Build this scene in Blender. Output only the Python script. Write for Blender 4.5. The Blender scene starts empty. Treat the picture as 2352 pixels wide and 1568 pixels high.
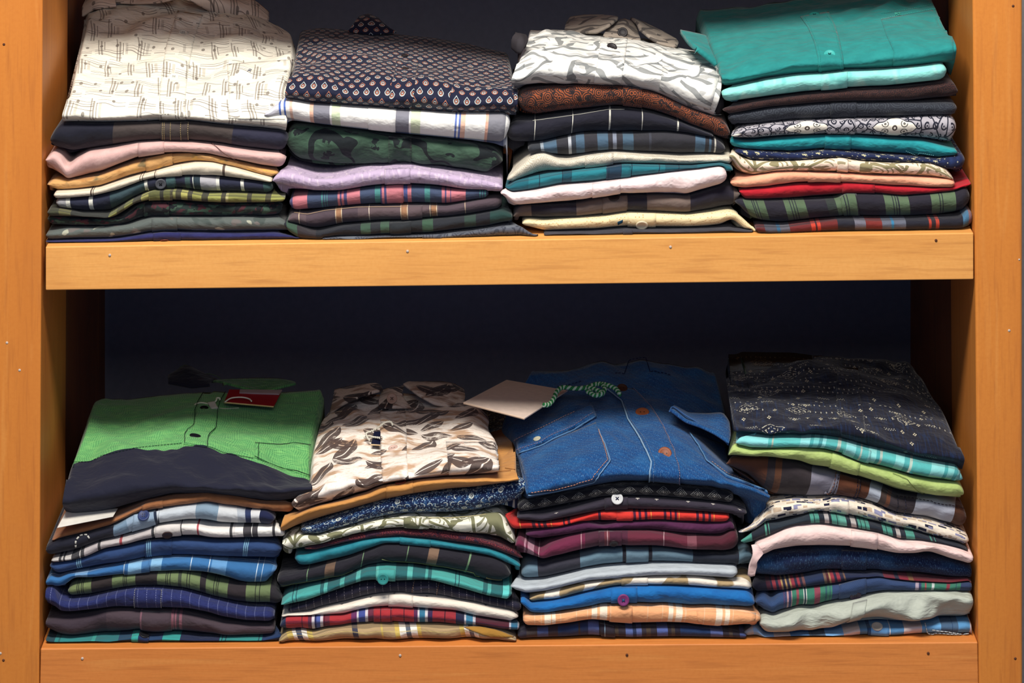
import bpy, math, random
import numpy as np
from mathutils import Vector, Matrix
from mathutils.bvhtree import BVHTree
from mathutils.geometry import barycentric_transform

# ------------------------------------------------------------------ camera, world, lights, exposure
SC = bpy.context.scene
COL = SC.collection
PX = 0.0005                 # one photo pixel on the cabinet's front plane, in metres
DIST = 3.5                  # camera distance from the cabinet front
ZC = 0.75                   # height of the picture centre on the cabinet front
HOR = -1300.0               # row of the horizon (camera height), above the frame
ZCAM = ZC + (784 - HOR) * PX
cam_d = bpy.data.cameras.new('camera'); cam = bpy.data.objects.new('camera', cam_d); COL.objects.link(cam)
cam.location = (0, -DIST, ZCAM); cam.rotation_euler = (math.pi/2, 0, 0)
cam_d.sensor_width = 36; cam_d.lens = 36 * DIST / (2352 * PX)
cam_d.shift_y = -(784 - HOR) / 2352.0
cam_d.clip_end = 50
SC.camera = cam
CAM = Vector(cam.location)

w = bpy.data.worlds.new('world'); SC.world = w; w.use_nodes = True
w.node_tree.nodes['Background'].inputs[0].default_value = (0.46, 0.60, 1.0, 1)
w.node_tree.nodes['Background'].inputs[1].default_value = 0.34

def area(name, loc, aim, sx, sy, power, col):
    l = bpy.data.lights.new(name, 'AREA'); l.shape = 'RECTANGLE'; l.size = sx; l.size_y = sy
    l.energy = power; l.color = col
    o = bpy.data.objects.new(name, l); COL.objects.link(o); o.location = loc
    d = Vector(aim) - Vector(loc); o.rotation_euler = d.to_track_quat('-Z', 'Y').to_euler()
    return o
area('ceiling_light', (-0.2, -1.50, 3.05), (0, 0, 0.75), 1.3, 0.5, 130, (1.0, 0.94, 0.86))
area('ceiling_light', (0.1, -3.2, 2.6), (0, 0, 0.8), 1.2, 0.8, 16, (1.0, 0.93, 0.86))
SC.view_settings.view_transform = 'Standard'; SC.view_settings.look = 'None'
SC.view_settings.gamma = 1; SC.view_settings.use_curve_mapping = False
SC.view_settings.exposure = 0.0

# ------------------------------------------------------------------ geometry helpers
def W(px, py, Y=0.0):
    """the point at depth Y that the camera sees at photo pixel (px, py)"""
    s = (DIST + Y) / DIST
    return Vector(((px - 1176) * PX * s, Y, ZCAM - (py - HOR) * PX * s))

def link(name, verts, faces, mat=None, parent=None, uv0=None, uv1=None, smooth=True, mats=None, fm=None):
    me = bpy.data.meshes.new(name)
    me.from_pydata([tuple(v) for v in verts], [], [tuple(f) for f in faces])
    if uv0 is not None:
        li = np.empty(len(me.loops), dtype=np.int32); me.loops.foreach_get('vertex_index', li)
        for nm, uv in (('UVMap', uv0), ('UVNorm', uv1)):
            if uv is None: continue
            l = me.uv_layers.new(name=nm)
            l.data.foreach_set('uv', np.asarray(uv, dtype=np.float32)[li].ravel())
    for m in (mats or ([mat] if mat else [])): me.materials.append(m)
    if fm is not None: me.polygons.foreach_set('material_index', np.asarray(fm, dtype=np.int32))
    me.polygons.foreach_set('use_smooth', [smooth] * len(me.polygons))
    me.update()
    o = bpy.data.objects.new(name, me); COL.objects.link(o)
    if parent is not None:
        o.parent = parent
        o.matrix_parent_inverse = parent.matrix_basis.inverted()
    return o

def tag(o, label=None, cat=None, group=None, kind=None):
    if label: o['label'] = label
    if cat: o['category'] = cat
    if group: o['group'] = group
    if kind: o['kind'] = kind
    return o

def empty(name, loc):
    o = bpy.data.objects.new(name, None); COL.objects.link(o); o.location = loc
    o.empty_display_size = 0.02
    return o

def prism(name, poly, y0, y1, mat, parent=None, bevel=0.0):
    """poly: list of (X, Z) in order; a slab between depths y0 and y1"""
    n = len(poly)
    v = [(x, y0, z) for x, z in poly] + [(x, y1, z) for x, z in poly]
    f = [tuple(range(n)), tuple(range(2*n-1, n-1, -1))] + [(i, i+n, (i+1) % n + n, (i+1) % n) for i in range(n)]
    o = link(name, v, f, mat, parent, smooth=False)
    import bmesh
    bm = bmesh.new(); bm.from_mesh(o.data); bmesh.ops.recalc_face_normals(bm, faces=bm.faces)
    if bevel: bmesh.ops.bevel(bm, geom=bm.edges[:], offset=bevel, segments=3, affect='EDGES', profile=0.5)
    bm.to_mesh(o.data); bm.free()
    return o

def pf(px, py, Y=0.0):
    p = W(px, py, Y); return (p.x, p.z)

def smooth1(a, sig):
    if sig <= 0: return a
    k = int(3 * sig) + 1
    x = np.arange(-k, k + 1); g = np.exp(-x**2 / (2 * sig**2)); g /= g.sum()
    # odd reflection keeps the end points
    p = np.concatenate([2*a[0] - a[k:0:-1], a, 2*a[-1] - a[-2:-k-2:-1]])
    return np.convolve(p, g, 'valid')

def parse(s, crop):
    ox, oy, sc = crop
    v = [float(q) for q in s.replace(',', ' ').split()]
    a = np.array(v).reshape(-1, 2)
    return np.stack([ox + a[:, 0] / sc, oy + a[:, 1] / sc], 1)

def sample(pts, n, sig=2.0):
    x = np.linspace(pts[0, 0], pts[-1, 0], n)
    xs = pts[:, 0].copy()
    for i in range(1, len(xs)): xs[i] = max(xs[i], xs[i-1] + 0.01)
    return x, smooth1(np.interp(x, xs, pts[:, 1]), sig)

class Wr:
    """smooth cloth wrinkles: a sum of oriented waves"""
    def __init__(s, seed, n=7, lo=0.02, hi=0.10):
        r = random.Random(seed); s.k = []
        for i in range(n):
            L = lo * (hi / lo) ** r.random(); a = r.uniform(-1.25, 1.25)
            s.k.append((2*math.pi/L*math.cos(a), 2*math.pi/L*math.sin(a), r.uniform(0, 6.28), (L/hi)**0.8))
        s.n = math.sqrt(sum(q[3]**2 for q in s.k))
        s.f = [(r.uniform(5, 14), r.uniform(4, 12), r.uniform(0, 6)) for _ in range(2)]
    def __call__(s, x, y):
        o = 0
        wx = x + 0.012*np.sin(s.f[0][0]*x*3 + s.f[0][1]*y*3 + s.f[0][2])
        wy = y + 0.012*np.sin(s.f[1][0]*x*3 - s.f[1][1]*y*3 + s.f[1][2])
        for kx, ky, p, a in s.k:
            o = o + a * np.sin(kx*wx + ky*wy + p)
        o = o / s.n
        return o * (0.6 + 0.4*np.sin(s.f[0][1]*x + s.f[1][0]*y))
# ------------------------------------------------------------------ materials
ALB = 0.86
def lin(c):
    o = []
    for v in c[:3]:
        v = v / 255.0
        o.append(v / 12.92 if v <= 0.04045 else ((v + 0.055) / 1.055) ** 2.4)
    return o
def rgba(c, k=None):
    k = ALB if k is None else k
    r = lin(c); y = 0.25 * r[0] + 0.6 * r[1] + 0.15 * r[2]
    r = [min(0.85, k * max(0.0, v * 0.91 + y * 0.09) ** 1.16) for v in r]
    return (r[0], r[1], r[2], 1.0)

class T:
    """one material's node tree; N wraps a scalar socket and does arithmetic"""
    def __init__(s, name, rough=0.85, sheen=0.12):
        s.m = bpy.data.materials.new(name); s.m.use_nodes = True
        s.t = s.m.node_tree; s.b = s.t.nodes['Principled BSDF']
        s.b.inputs['Roughness'].default_value = rough
        s.b.inputs['Specular IOR Level'].default_value = 0.2
        s.b.inputs['Sheen Weight'].default_value = sheen
        s._uv = {}
    def node(s, kind): return s.t.nodes.new(kind)
    def uv(s, which='UVMap'):
        if which not in s._uv:
            n = s.node('ShaderNodeUVMap'); n.uv_map = which
            x = s.node('ShaderNodeSeparateXYZ'); s.t.links.new(n.outputs[0], x.inputs[0])
            s._uv[which] = (N(s, x.outputs[0]), N(s, x.outputs[1]), n.outputs[0])
        return s._uv[which]
    def set(s, inp, v):
        if isinstance(v, N): s.t.links.new(v.s, inp)
        elif hasattr(v, 'is_output'): s.t.links.new(v, inp)
        elif isinstance(v, (tuple, list)) and len(v) == 3: inp.default_value = rgba(v)
        else: inp.default_value = v
    def math(s, op, *a):
        n = s.node('ShaderNodeMath'); n.operation = op
        for i, v in enumerate(a): s.set(n.inputs[i], v)
        return N(s, n.outputs[0])
    def vec(s, x, y, z=0.0):
        n = s.node('ShaderNodeCombineXYZ'); s.set(n.inputs[0], x); s.set(n.inputs[1], y); s.set(n.inputs[2], z)
        return n.outputs[0]
    def noise(s, x, y, scale=1.0, detail=2.0, rough=0.5, color=False, z=0.0):
        n = s.node('ShaderNodeTexNoise'); s.set(n.inputs['Vector'], s.vec(x, y, z))
        n.inputs['Scale'].default_value = scale; n.inputs['Detail'].default_value = detail; n.inputs['Roughness'].default_value = rough
        return n.outputs[1] if color else N(s, n.outputs[0])
    def white(s, x, y, z=0.0):
        n = s.node('ShaderNodeTexWhiteNoise'); s.set(n.inputs['Vector'], s.vec(x, y, z)); return N(s, n.outputs[0])
    def vor(s, x, y, scale=1.0, feat='F1', rnd=1.0):
        n = s.node('ShaderNodeTexVoronoi'); n.feature = feat; n.voronoi_dimensions = '2D'
        s.set(n.inputs['Vector'], s.vec(x, y)); n.inputs['Scale'].default_value = scale; n.inputs['Randomness'].default_value = rnd
        return N(s, n.outputs['Distance'])
    def mix(s, f, a, b):
        n = s.node('ShaderNodeMix'); n.data_type = 'RGBA'; n.clamp_factor = True
        s.set(n.inputs[0], f); s.set(n.inputs[6], a); s.set(n.inputs[7], b)
        return n.outputs[2]
    def mul(s, a, b):
        n = s.node('ShaderNodeMix'); n.data_type = 'RGBA'; n.blend_type = 'MULTIPLY'; n.inputs[0].default_value = 1
        s.set(n.inputs[6], a); s.set(n.inputs[7], b); return n.outputs[2]
    def ramp(s, f, stops, interp='CONSTANT'):
        n = s.node('ShaderNodeValToRGB'); n.color_ramp.interpolation = interp
        e = n.color_ramp.elements
        while len(e) > 1: e.remove(e[0])
        e[0].position = max(0, min(1, stops[0][0])); e[0].color = rgba(stops[0][1])
        for p, c in stops[1:32]:
            q = e.new(max(0, min(1, p))); q.color = rgba(c)
        s.set(n.inputs[0], f); return n.outputs[0]
    def gray(s, f):
        n = s.node('ShaderNodeCombineColor'); 
        for i in range(3): s.set(n.inputs[i], f)
        return n.outputs[0]
    def finish(s, col, weave=1.0, mottle=0.10, wr=1.0, wscale=1.0):
        u, v, _ = s.uv()
        big = s.noise(u, v, 22, 3, 0.6)
        fine = s.noise(u, v * 1.3, 1500, 1, 0.5)
        f = (big - 0.5) * (mottle * 2) + (fine - 0.5) * (0.22 * weave) + 1.0
        s.t.links.new(s.mul(col, s.gray(f)), s.b.inputs['Base Color'])
        crease = s.noise(u * 1.0 + v * 0.35, v * 1.2, 34 * wscale, 3, 0.55)
        crease2 = s.noise(u * 0.8 - v * 0.6, v * 1.4 + 7.0, 95 * wscale, 2, 0.55)
        h = crease * (0.0046 * wr) + crease2 * (0.0011 * wr) + fine * (0.00010 * weave)
        b = s.node('ShaderNodeBump'); b.inputs['Strength'].default_value = 0.8; b.inputs['Distance'].default_value = 1.0
        s.set(b.inputs['Height'], h); s.t.links.new(b.outputs[0], s.b.inputs['Normal'])
        return s.m

class N:
    def __init__(s, t, sock): s.t = t; s.s = sock
    def __add__(s, o): return s.t.math('ADD', s, o)
    __radd__ = __add__
    def __sub__(s, o): return s.t.math('SUBTRACT', s, o)
    def __rsub__(s, o): return s.t.math('SUBTRACT', o, s)
    def __mul__(s, o): return s.t.math('MULTIPLY', s, o)
    __rmul__ = __mul__
    def __truediv__(s, o): return s.t.math('DIVIDE', s, o)
    def __lt__(s, o): return s.t.math('LESS_THAN', s, o)
    def __gt__(s, o): return s.t.math('GREATER_THAN', s, o)
    def sin(s): return s.t.math('SINE', s)
    def abs(s): return s.t.math('ABSOLUTE', s)
    def floor(s): return s.t.math('FLOOR', s)
    def fract(s): return s.t.math('FRACT', s)
    def sq(s): return s * s
    def sqrt(s): return s.t.math('SQRT', s)
    def max(s, o): return s.t.math('MAXIMUM', s, o)
    def min(s, o): return s.t.math('MINIMUM', s, o)

def band(x, lo, hi): return (x > lo) * (x < hi)
def cells(t, u, v, sx, sy, shift=0.5, seed=0.0):
    """cell grid, every other row shifted: returns local x, y in -.5...5 and two per-cell randoms"""
    vy = v / sy; r = vy.floor()
    ux = u / sx + (r * 0.5).fract() * 2 * shift
    c = ux.floor()
    return ux - c - 0.5, vy - r - 0.5, t.white(c, r, seed), t.white(c, r, seed + 5.3), r, c

C = dict(black=(28,28,38), navy=(34,36,62), dnavy=(30,31,50), char=(72,64,62), char2=(62,60,68), dgrey=(54,54,62),
  white=(250,248,240), offw=(238,234,220), cream=(232,224,200), pink=(228,188,182), tan=(214,165,98), brown=(98,62,42),
  dteal=(52,74,80), teal=(22,158,158), steel=(74,104,128), lgrey=(168,166,172), olive=(132,134,72), dolive=(60,62,40),
  red=(205,44,44), dred=(120,34,46), blue=(40,78,140), lblue=(120,175,225), sky=(90,150,205), green=(104,128,92),
  gline=(60,75,55), yel=(230,200,80), maroon=(110,40,62), purple=(80,45,95), orange=(240,150,70), peach=(250,180,145), taupe=(120,102,96))

def solid(name, c, c2=None, rough=0.85, sheen=0.12, weave=1.0, mottle=0.1, wr=1.0, sat=0):
    t = T(name, rough, sheen); u, v, _ = t.uv()
    col = t.mix((t.noise(u, v, 60, 3, 0.6) - 0.35) * 2.2, c, c2) if c2 else t.mix(0.0, c, c)
    return t.finish(col, weave, mottle, wr)

def segs(spec):
    """'0 navy 650 char ...' -> [(x, colour)]"""
    q = spec.split(); return [(float(q[i]), col_of(q[i+1])) for i in range(0, len(q), 2)]
def col_of(s):
    if s in C: return C[s]
    return tuple(int(s[i:i+2], 16) for i in (1, 3, 5))
def merge(base, lines):
    ev = segs(base)
    if lines:
        for q in lines.split(';'):
            q = q.split(); c = col_of(q[-1])
            for it in q[:-1]:
                x, wd = (it.split(':') + ['7'])[:2]; x = float(x); wd = float(wd)
                under = [e for e in ev if e[0] <= x + wd]
                uc = under[-1][1] if under else ev[0][1]
                ev = [e for e in ev if not (x <= e[0] <= x + wd)] + [(x, c), (x + wd, uc)]
                ev.sort(key=lambda e: e[0])
    return ev

def striped(name, span, base, lines=None, hor=None, slant=0.0, wob=0.004, rough=0.85, weave=1.4, mottle=0.1, twill=None, dash=None):
    """bands across the garment at the places the fold shows them (crop pixels), hor: crossing bands"""
    t = T(name, rough); p, q, _ = t.uv('UVNorm'); u, v, _ = t.uv()
    x0, x1 = span
    st = [((x - x0) / (x1 - x0), c) for x, c in merge(base, lines)]
    if st[0][0] > 0: st.insert(0, (0.0, st[0][1]))
    st = [(max(0, a), c) for a, c in st]
    f = p + (t.noise(u, v, 30, 1) - 0.5) * wob + v * slant
    if len(st) <= 32: col = t.ramp(f, st)
    else:
        k = st[31][0]
        col = t.mix(f > (k - 1e-4), t.ramp(f, st[:32]), t.ramp(f, st[31:63]))
    for h in (hor or []):          # (period m, offset m, width m, colour, opacity)
        per, off, wd, c, op = h
        g = ((v + off + (t.noise(u, v, 18, 1) - 0.5) * 0.006) / per).fract() < (wd / per)
        col = t.mix(g * op, col, col_of(c))
    if twill:
        s_ = ((u + v) * 620).fract() < 0.45
        col = t.mix(s_ * twill, col, (235, 232, 225))
    return t.finish(col, weave, mottle)

def tartan(name, ground, bands, period=0.03, vper=None, wob=0.002, mottle=.1):
    """regular check: bands (start, width, colour, opacity) as fractions of the period, both ways"""
    t = T(name); u, v, _ = t.uv(); col = t.mix(0.0, ground, ground)
    wb = (t.noise(u, v, 25, 1) - 0.5) * wob
    for a, per in ((u + wb, period), (v + wb, vper or period)):
        for s0, wd, c, op in bands:
            g = ((a / per) + (1 - s0)).fract() < wd
            col = t.mix(g * op, col, c)
    return t.finish(col, 1.4, mottle)

def p_strokes(name, g=(240,236,220)):
    t = T(name, 0.8); u, v, _ = t.uv(); col = t.mix(0.0, g, g)
    vv = v + (t.noise(u, v, 14, 2) - 0.5) * 0.030; uu = u + (t.noise(u, v, 15, 1) - 0.5) * 0.010
    # long wavy rows of hair lines
    x, y, a, b, r, c = cells(t, uu, vv, 0.036, 0.030, 0.5, 1.0)
    w_ = y + (x*5).sin()*0.10
    ln = band(w_, 0.0, 0.05) + band(w_, 0.15, 0.185)*(b > 0.3) + band(w_, -0.23, -0.195)*(b > 0.5) + band(w_, 0.33, 0.36)*(a > 0.6)
    col = t.mix(ln * ((x.abs() < 0.45) * 0.72) * (a > 0.15), col, (112,100,92))
    # groups of upright strokes
    x, y, a, b, r, c = cells(t, uu, vv, 0.0270, 0.056, 0.5, 3.0)
    x = x + y * 0.12
    x = x + (b - 0.5) * 0.4; y = y + (a - 0.6) * 0.35
    up = (band(x, -0.14, -0.085)*(y.abs() < 0.44) + band(x, -0.03, 0.05)*(y < 0.30)*(y > -0.44) + band(x, 0.12, 0.165)*(y.abs() < 0.22))
    col = t.mix(up * (a > 0.25) * 0.62, col, (104,88,78))
    col = t.mix(band(x, 0.24, 0.36) * (y.abs() < 0.2) * (b > 0.5) * 0.35, col, (124,114,106))
    # round dots
    x, y, a, b, r, c = cells(t, uu + 0.004, vv, 0.015, 0.026, 0.3, 8.0)
    d = ((x - (b - 0.5)*0.4).sq() * 1.7 + y.sq() * 1.6).sqrt()
    col = t.mix((d < 0.17) * (a > 0.62) * 0.75, col, (122,112,102))
    return t.finish(col, 0.6, 0.05, 1.1)

def p_drops(name):
    t = T(name, 0.75); u, v, _ = t.uv()
    g = t.noise(u, v, 12, 1)
    x, y, a, b, r, c = cells(t, u + (g - 0.5)*0.006, v, 0.0122, 0.0118)
    odd = (r * 0.5).fract() > 0.25
    up = (x.abs() / 0.29 + y / 0.46); lo = ((x / 0.29).sq() + (y / 0.36).sq()).sqrt()
    pos = y > 0
    d = pos * up + (1 - pos) * lo
    col = t.mix(0.0, (28,34,64), (28,34,64))
    ca = t.mix(odd, (196,128,96), (196,204,200)); cb = t.mix(odd, (196,204,200), (196,128,96))
    col = t.mix(band(d, 0.78, 1.0), col, ca)
    e = ((x / 0.33).sq() + ((y + 0.08) / 0.42).sq()).sqrt()
    col = t.mix(band(e, 0.30, 0.48), col, cb)
    col = t.mix(e < 0.17, col, ca)
    return t.finish(col, 0.7, 0.08)

def p_marble(name, g=(232,231,224), l=(112,118,120), fr=0.9, dens=0.52):
    t = T(name, 0.75); u, v, _ = t.uv()
    n = t.noise(u, v, 9, 2, 0.5); n2 = t.noise(u, v, 14, 2, z=4.0)
    s1 = ((u * 0.5 + v * 1.1 + n * 0.12) * (300 * fr)).sin()
    s2 = ((u * 0.9 - v * 0.7 + n2 * 0.10) * (230 * fr)).sin()
    gate = t.noise(u, v, 26, 2, z=9.0)
    col = t.mix(0.0, g, g)
    col = t.mix((s1 > 0.62) * (gate > dens - 0.06) * 0.75, col, l)
    col = t.mix((s2 > 0.72) * (gate < 1.0 - dens) * 0.8, col, l)
    col = t.mix((t.noise(u * 0.6, v * 1.6, 40, 2, z=2.0) > 0.60) * 0.45, col, l)
    return t.finish(col, 0.6, 0.05, 1.3)

def p_leaf(name, g=(250,240,228), mid=(206,172,140), dark=(96,78,72)):
    t = T(name, 0.8); u, v, _ = t.uv()
    n = t.noise(u, v, 70, 4, 0.7)
    col = t.mix((t.noise(u*0.7 + v*0.5, v*1.8, 38, 3, 0.55, z=3.0) - 0.50) * 9, g, mid)
    col = t.mix((t.noise(u, v, 260, 2) > 0.6) * 0.25, col, mid)
    for sd, ang, sx, sy in ((1.0, 0.55, 0.040, 0.030), (4.0, -0.5, 0.047, 0.036), (7.0, 1.0, 0.055, 0.040)):
        ca, sa = math.cos(ang), math.sin(ang)
        uu = u * ca + v * sa + (t.noise(u, v, 8, 1, z=sd) - 0.5) * 0.02; vv = v * ca - u * sa
        x, y, a, b, r, c = cells(t, uu, vv, sx, sy, 0.37, sd)
        w_ = (0.22 - x.sq()) * 1.25
        inside = (((y - x*x*0.6 + 0.05).abs()) < w_) * (x.abs() < 0.46) * (a > 0.56)
        rib = ((y - x*x*0.6 + 0.05).abs() > 0.02)
        col = t.mix(inside * rib * ((n - 0.30) * 4.5 + b * 0.5).min(1.0).max(0.1) * 0.95, col, dark)
    return t.finish(col, 0.7, 0.08, 1.0)

def p_denim(name, c=(14,112,172), d=(4,68,126)):
    t = T(name, 0.85); u, v, _ = t.uv()
    n = t.noise(u, v, 900, 2, 0.7); tw = ((u + v * 1.0) * 700).sin()
    col = t.mix((n - 0.42) * 3 + tw * 0.12, d, c)
    col = t.mix((t.noise(u * 3, v, 300, 2, z=5.0) - 0.55) * 2.2, col, (122,170,206))
    col = t.mix((t.noise(u, v, 30, 3, 0.6, z=2.0) - 0.45) * 1.2, col, (48,128,182))
    return t.finish(col, 2.2, 0.12, 0.8)

def p_check_fine(name, a=(122,196,118), b=(62,138,86), c=(58,62,70), seam=None):
    """green mini check above the seam, dark cloth below it (seam = norm v)"""
    t = T(name, 0.85); u, v, _ = t.uv(); p, q, _ = t.uv('UVNorm')
    g = (u * 2600 + (t.noise(u, v, 40, 1))*30).sin() * 0.5 + (v * 2600 + t.noise(u, v, 44, 1, z=2.0)*30).sin() * 0.5
    col = t.mix(g * 0.55 + 0.38, a, b)
    col = t.mix((t.noise(u, v * 2.5, 90, 2, z=1.0) - 0.45) * 1.4, col, (150,214,124))
    if seam is not None: col = t.mix(q < seam, col, c)
    return t.finish(col, 1.3, 0.12, 1.0)

def p_geo(name, g=(24,28,50), g2=(24,50,88), l=(186,184,168)):
    t = T(name, 0.85); u, v, _ = t.uv(); n = t.noise(u, v, 7, 1)
    uu = u + (n - 0.5) * 0.012; vv = v + (t.noise(u, v, 8, 1, z=3.0) - 0.5) * 0.010
    col = t.mix((t.noise(uu * 7, vv * 0.5, 60, 2) - 0.50) * 5, g, g2)
    gate = t.noise(uu, vv, 24, 1, z=6.0)
    x, y, a, b, r, c = cells(t, uu, vv, 0.0062, 0.0140, 0.5, 2.0)
    tri = ((x.abs() * 1.5 + y.abs() < 0.24)) * (x > -0.10)
    col = t.mix(tri * (t.white(r, 3.0, 1.0) > 0.68) * (gate > 0.48), col, l)
    dots = (x.abs() < 0.22) * (y.abs() < 0.05)
    col = t.mix(dots * (t.white(r, 9.0, 2.0) > 0.60) * (b > 0.35) * (gate < 0.54), col, l)
    x, y, a, b, r, c = cells(t, uu, vv, 0.0150, 0.030, 0.5, 5.0)
    fl = ((x.abs() + y.abs() < 0.17) * ((x.abs() - y.abs()).abs() > 0.035))
    col = t.mix(fl * (a > 0.70), col, (214,206,176))
    zz = ((y - (((x * 5).fract() - 0.5) > 0) * 0.12).abs() < 0.03) * (x.abs() < 0.46)
    col = t.mix(zz * (b > 0.86), col, l)
    x, y, a, b, r, c = cells(t, uu, vv, 0.060, 0.075, 0.41, 11.0)
    dd = (x.abs() * 1.0 + y.abs() * 1.1); k = ((dd * 9).fract() < 0.28) * (dd < 0.32) * (t.vor(uu, vv * 0.6, 330) > 0.38)
    col = t.mix(k * (a > 0.5) * 0.85, col, (196,192,172))
    return t.finish(col, 1.0, 0.1)

def p_rings(name, ground, accent, scale=110, thr=0.55, freq=34, amt=0.8, acc2=None, flow=0.5):
    """paisley-like curls: rings around scattered centres, broken up by noise"""
    t = T(name); u, v, _ = t.uv(); n = t.noise(u, v, scale * 0.6, 2)
    d = t.vor(u + (n - 0.5) * 0.01 * flow, v, scale)
    k = (d * freq + n * 6).sin() > thr
    col = t.mix(k * amt * (t.noise(u, v, scale * 1.7, 2, z=3.0) > 0.40), ground, accent)
    if acc2: col = t.mix((t.noise(u, v, scale * 0.5, 2, z=8.0) > 0.58) * 0.7, col, acc2)
    return t.finish(col, 1.2, 0.12)

def p_blue_floral(name):
    t = T(name); u, v, _ = t.uv()
    col = t.mix((t.noise(u, v, 150, 2) - 0.5) * 6, (24,48,92), (44,92,142))
    x, y, a, b, r, c = cells(t, u, v, 0.017, 0.015, 0.5, 2.0)
    d = (x.sq() + y.sq()).sqrt(); n = t.noise(u, v, 500, 2)
    col = t.mix(band(d + (n - 0.5)*0.14, 0.10, 0.19) * (a > 0.4), col, (216,222,208))
    col = t.mix((d < 0.05) * (a > 0.4), col, (210,214,200))
    x, y, a, b, r, c = cells(t, u + 0.003, v, 0.0088, 0.0082, 0.5, 6.0)
    d = (x.sq() + y.sq()).sqrt()
    col = t.mix(band(d, 0.26, 0.37) * ((x * (b - 0.5) + y * (a - 0.5)) > 0) * (a > 0.3), col, (200,210,205))
    col = t.mix((t.vor(u, v, 330) < 0.22) * (n > 0.45), col, (150,182,205))
    return t.finish(col, 0.9, 0.1)

def p_leafline(name, g=(240,235,214), l=(150,148,112), sc=62):
    """broad batik leaves with veins"""
    t = T(name); u, v, _ = t.uv(); n = t.noise(u, v, 20, 1)
    e = t.vor(u * 0.8 + (n - 0.5)*0.02, v, sc, 'DISTANCE_TO_EDGE'); d = t.vor(u * 0.8 + (n - 0.5)*0.02, v, sc)
    col = t.mix(e < 0.075, g, l)
    vein = ((d * 22 + (u * 3 + v) * 160).sin() > 0.45) * (e > 0.13) * (t.noise(u, v, 55, 1, z=4.0) > 0.47)
    col = t.mix(vein * 0.9, col, l)
    col = t.mix((t.noise(u, v, 45, 1, z=7.0) > 0.60), col, l)
    return t.finish(col, 0.8, 0.07)

def p_damask(name):
    t = T(name, 0.75); u, v, _ = t.uv()
    x, y, a, b, r, c = cells(t, u + 0.064, v - 0.0050, 0.100, 0.0310, 0.0, 2.0)
    col = t.mix(0.0, (182,178,184), (182,178,184))
    xs, ys, a2, b2, r2, c2 = cells(t, u, v, 0.0095, 0.0088, 0.5, 7.0)
    d2 = (xs.sq() + ys.sq()).sqrt()
    col = t.mix(band(d2, 0.20, 0.36) * ((xs * (a2 - .5) + ys * (b2 - .5)) < 0.05) + (d2 < 0.09), col, (48,50,66))
    col = t.mix(t.vor(u, v, 70, 'DISTANCE_TO_EDGE') < 0.05, col, (48,50,66))
    ax = x.abs(); ay = y.abs()
    m = (ax * 1.62 + ay * 1.02 - (ax * 40).sin() * 0.035)
    col = t.mix(m < 0.46, col, (48,50,66))
    col = t.mix(m < 0.42, col, (246,240,224))
    rr = (((ax - 0.11).sq() * 4 + (ay - 0.13).sq() * 0.6).sqrt())
    col = t.mix((band(rr, 0.06, 0.085) + (rr < 0.03)) * (m < 0.38), col, (120,118,112))
    dc = (ax.sq() * 6 + ay.sq() * 0.6).sqrt()
    col = t.mix((dc < 0.075), col, (96,84,80)); col = t.mix((dc < 0.03), col, (246,240,224))
    return t.finish(col, 0.6, 0.05)

def p_mosaic(name):
    t = T(name, 0.75); u, v, _ = t.uv(); col = t.mix(0.0, (240,228,208), (240,228,208))
    for sx, sy, sd in ((0.0115, 0.0085, 1.0), (0.0062, 0.0056, 4.0)):
        x, y, a, b, r, c = cells(t, u, v, sx, sy, 0.37, sd)
        rect = (x.abs() < 0.40) * (y.abs() < (b * 0.22 + 0.16))
        cc = t.ramp(a, [(0, (40,42,72)), (0.22, (150,150,178)), (0.5, (206,184,158)), (0.75, (232,222,206))])
        col = t.mix(rect * (b > (0.15 if sd == 1.0 else 0.62)), col, cc)
    return t.finish(col, 0.5, 0.05)

def p_blobs(name, g, cols, sc=40, thr=0.52, wr=1.0, sharp=40, aniso=1.0):
    t = T(name); u, v, _ = t.uv(); col = t.mix(0.0, g, g)
    for i, c in enumerate(cols):
        col = t.mix((t.noise(u, v * aniso, sc * (1 + .25 * i), 1.5, 0.5, z=3.0 * i + 1.0) - thr) * sharp, col, c)
    return t.finish(col, 1.0, 0.08, wr)

def p_sprig(name, g, c, sx=0.016, sy=0.013, size=0.16, keep=0.3, c2=None, mott=None):
    """small scattered motifs on a plain ground"""
    t = T(name); u, v, _ = t.uv(); col = t.mix(0.0, g, g)
    if mott: col = t.mix((t.noise(u, v, 120, 2) - 0.5) * 5, g, mott)
    x, y, a, b, r, cc = cells(t, u, v, sx, sy, 0.5, 3.0)
    x = x - (b - 0.5) * 0.3
    m = ((x.abs() < size * 0.25) * (y.abs() < size) + (y.abs() < size * 0.25) * (x.abs() < size * 0.9) + ((x.abs() - size*0.6).abs() + (y - size*0.6).abs() < size*0.3))
    col = t.mix(m * (a > keep), col, c)
    if c2:
        x, y, a, b, r, cc = cells(t, u, v, sx * .43, sy * .5, 0.5, 9.0)
        col = t.mix(((x.sq() + y.sq()) < 0.02) * (a > 0.6), col, c2)
    return t.finish(col, 0.9, 0.1)

def p_chevron(name):
    t = T(name); u, v, _ = t.uv(); col = t.mix(0.0, (30,30,40), (30,30,40))
    x, y, a, b, r, c = cells(t, u, v, 0.0195, 0.017, 0.5, 3.0)
    d = x.abs() + y.abs() * 1.1; n = t.noise(u, v, 700, 1)
    col = t.mix(((d * 8).fract() < 0.4) * (d < 0.45) * (n > 0.42) * 0.8, col, (150,150,146))
    col = t.mix((d < 0.07), col, (170,166,160))
    return t.finish(col, 0.9, 0.1)

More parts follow.
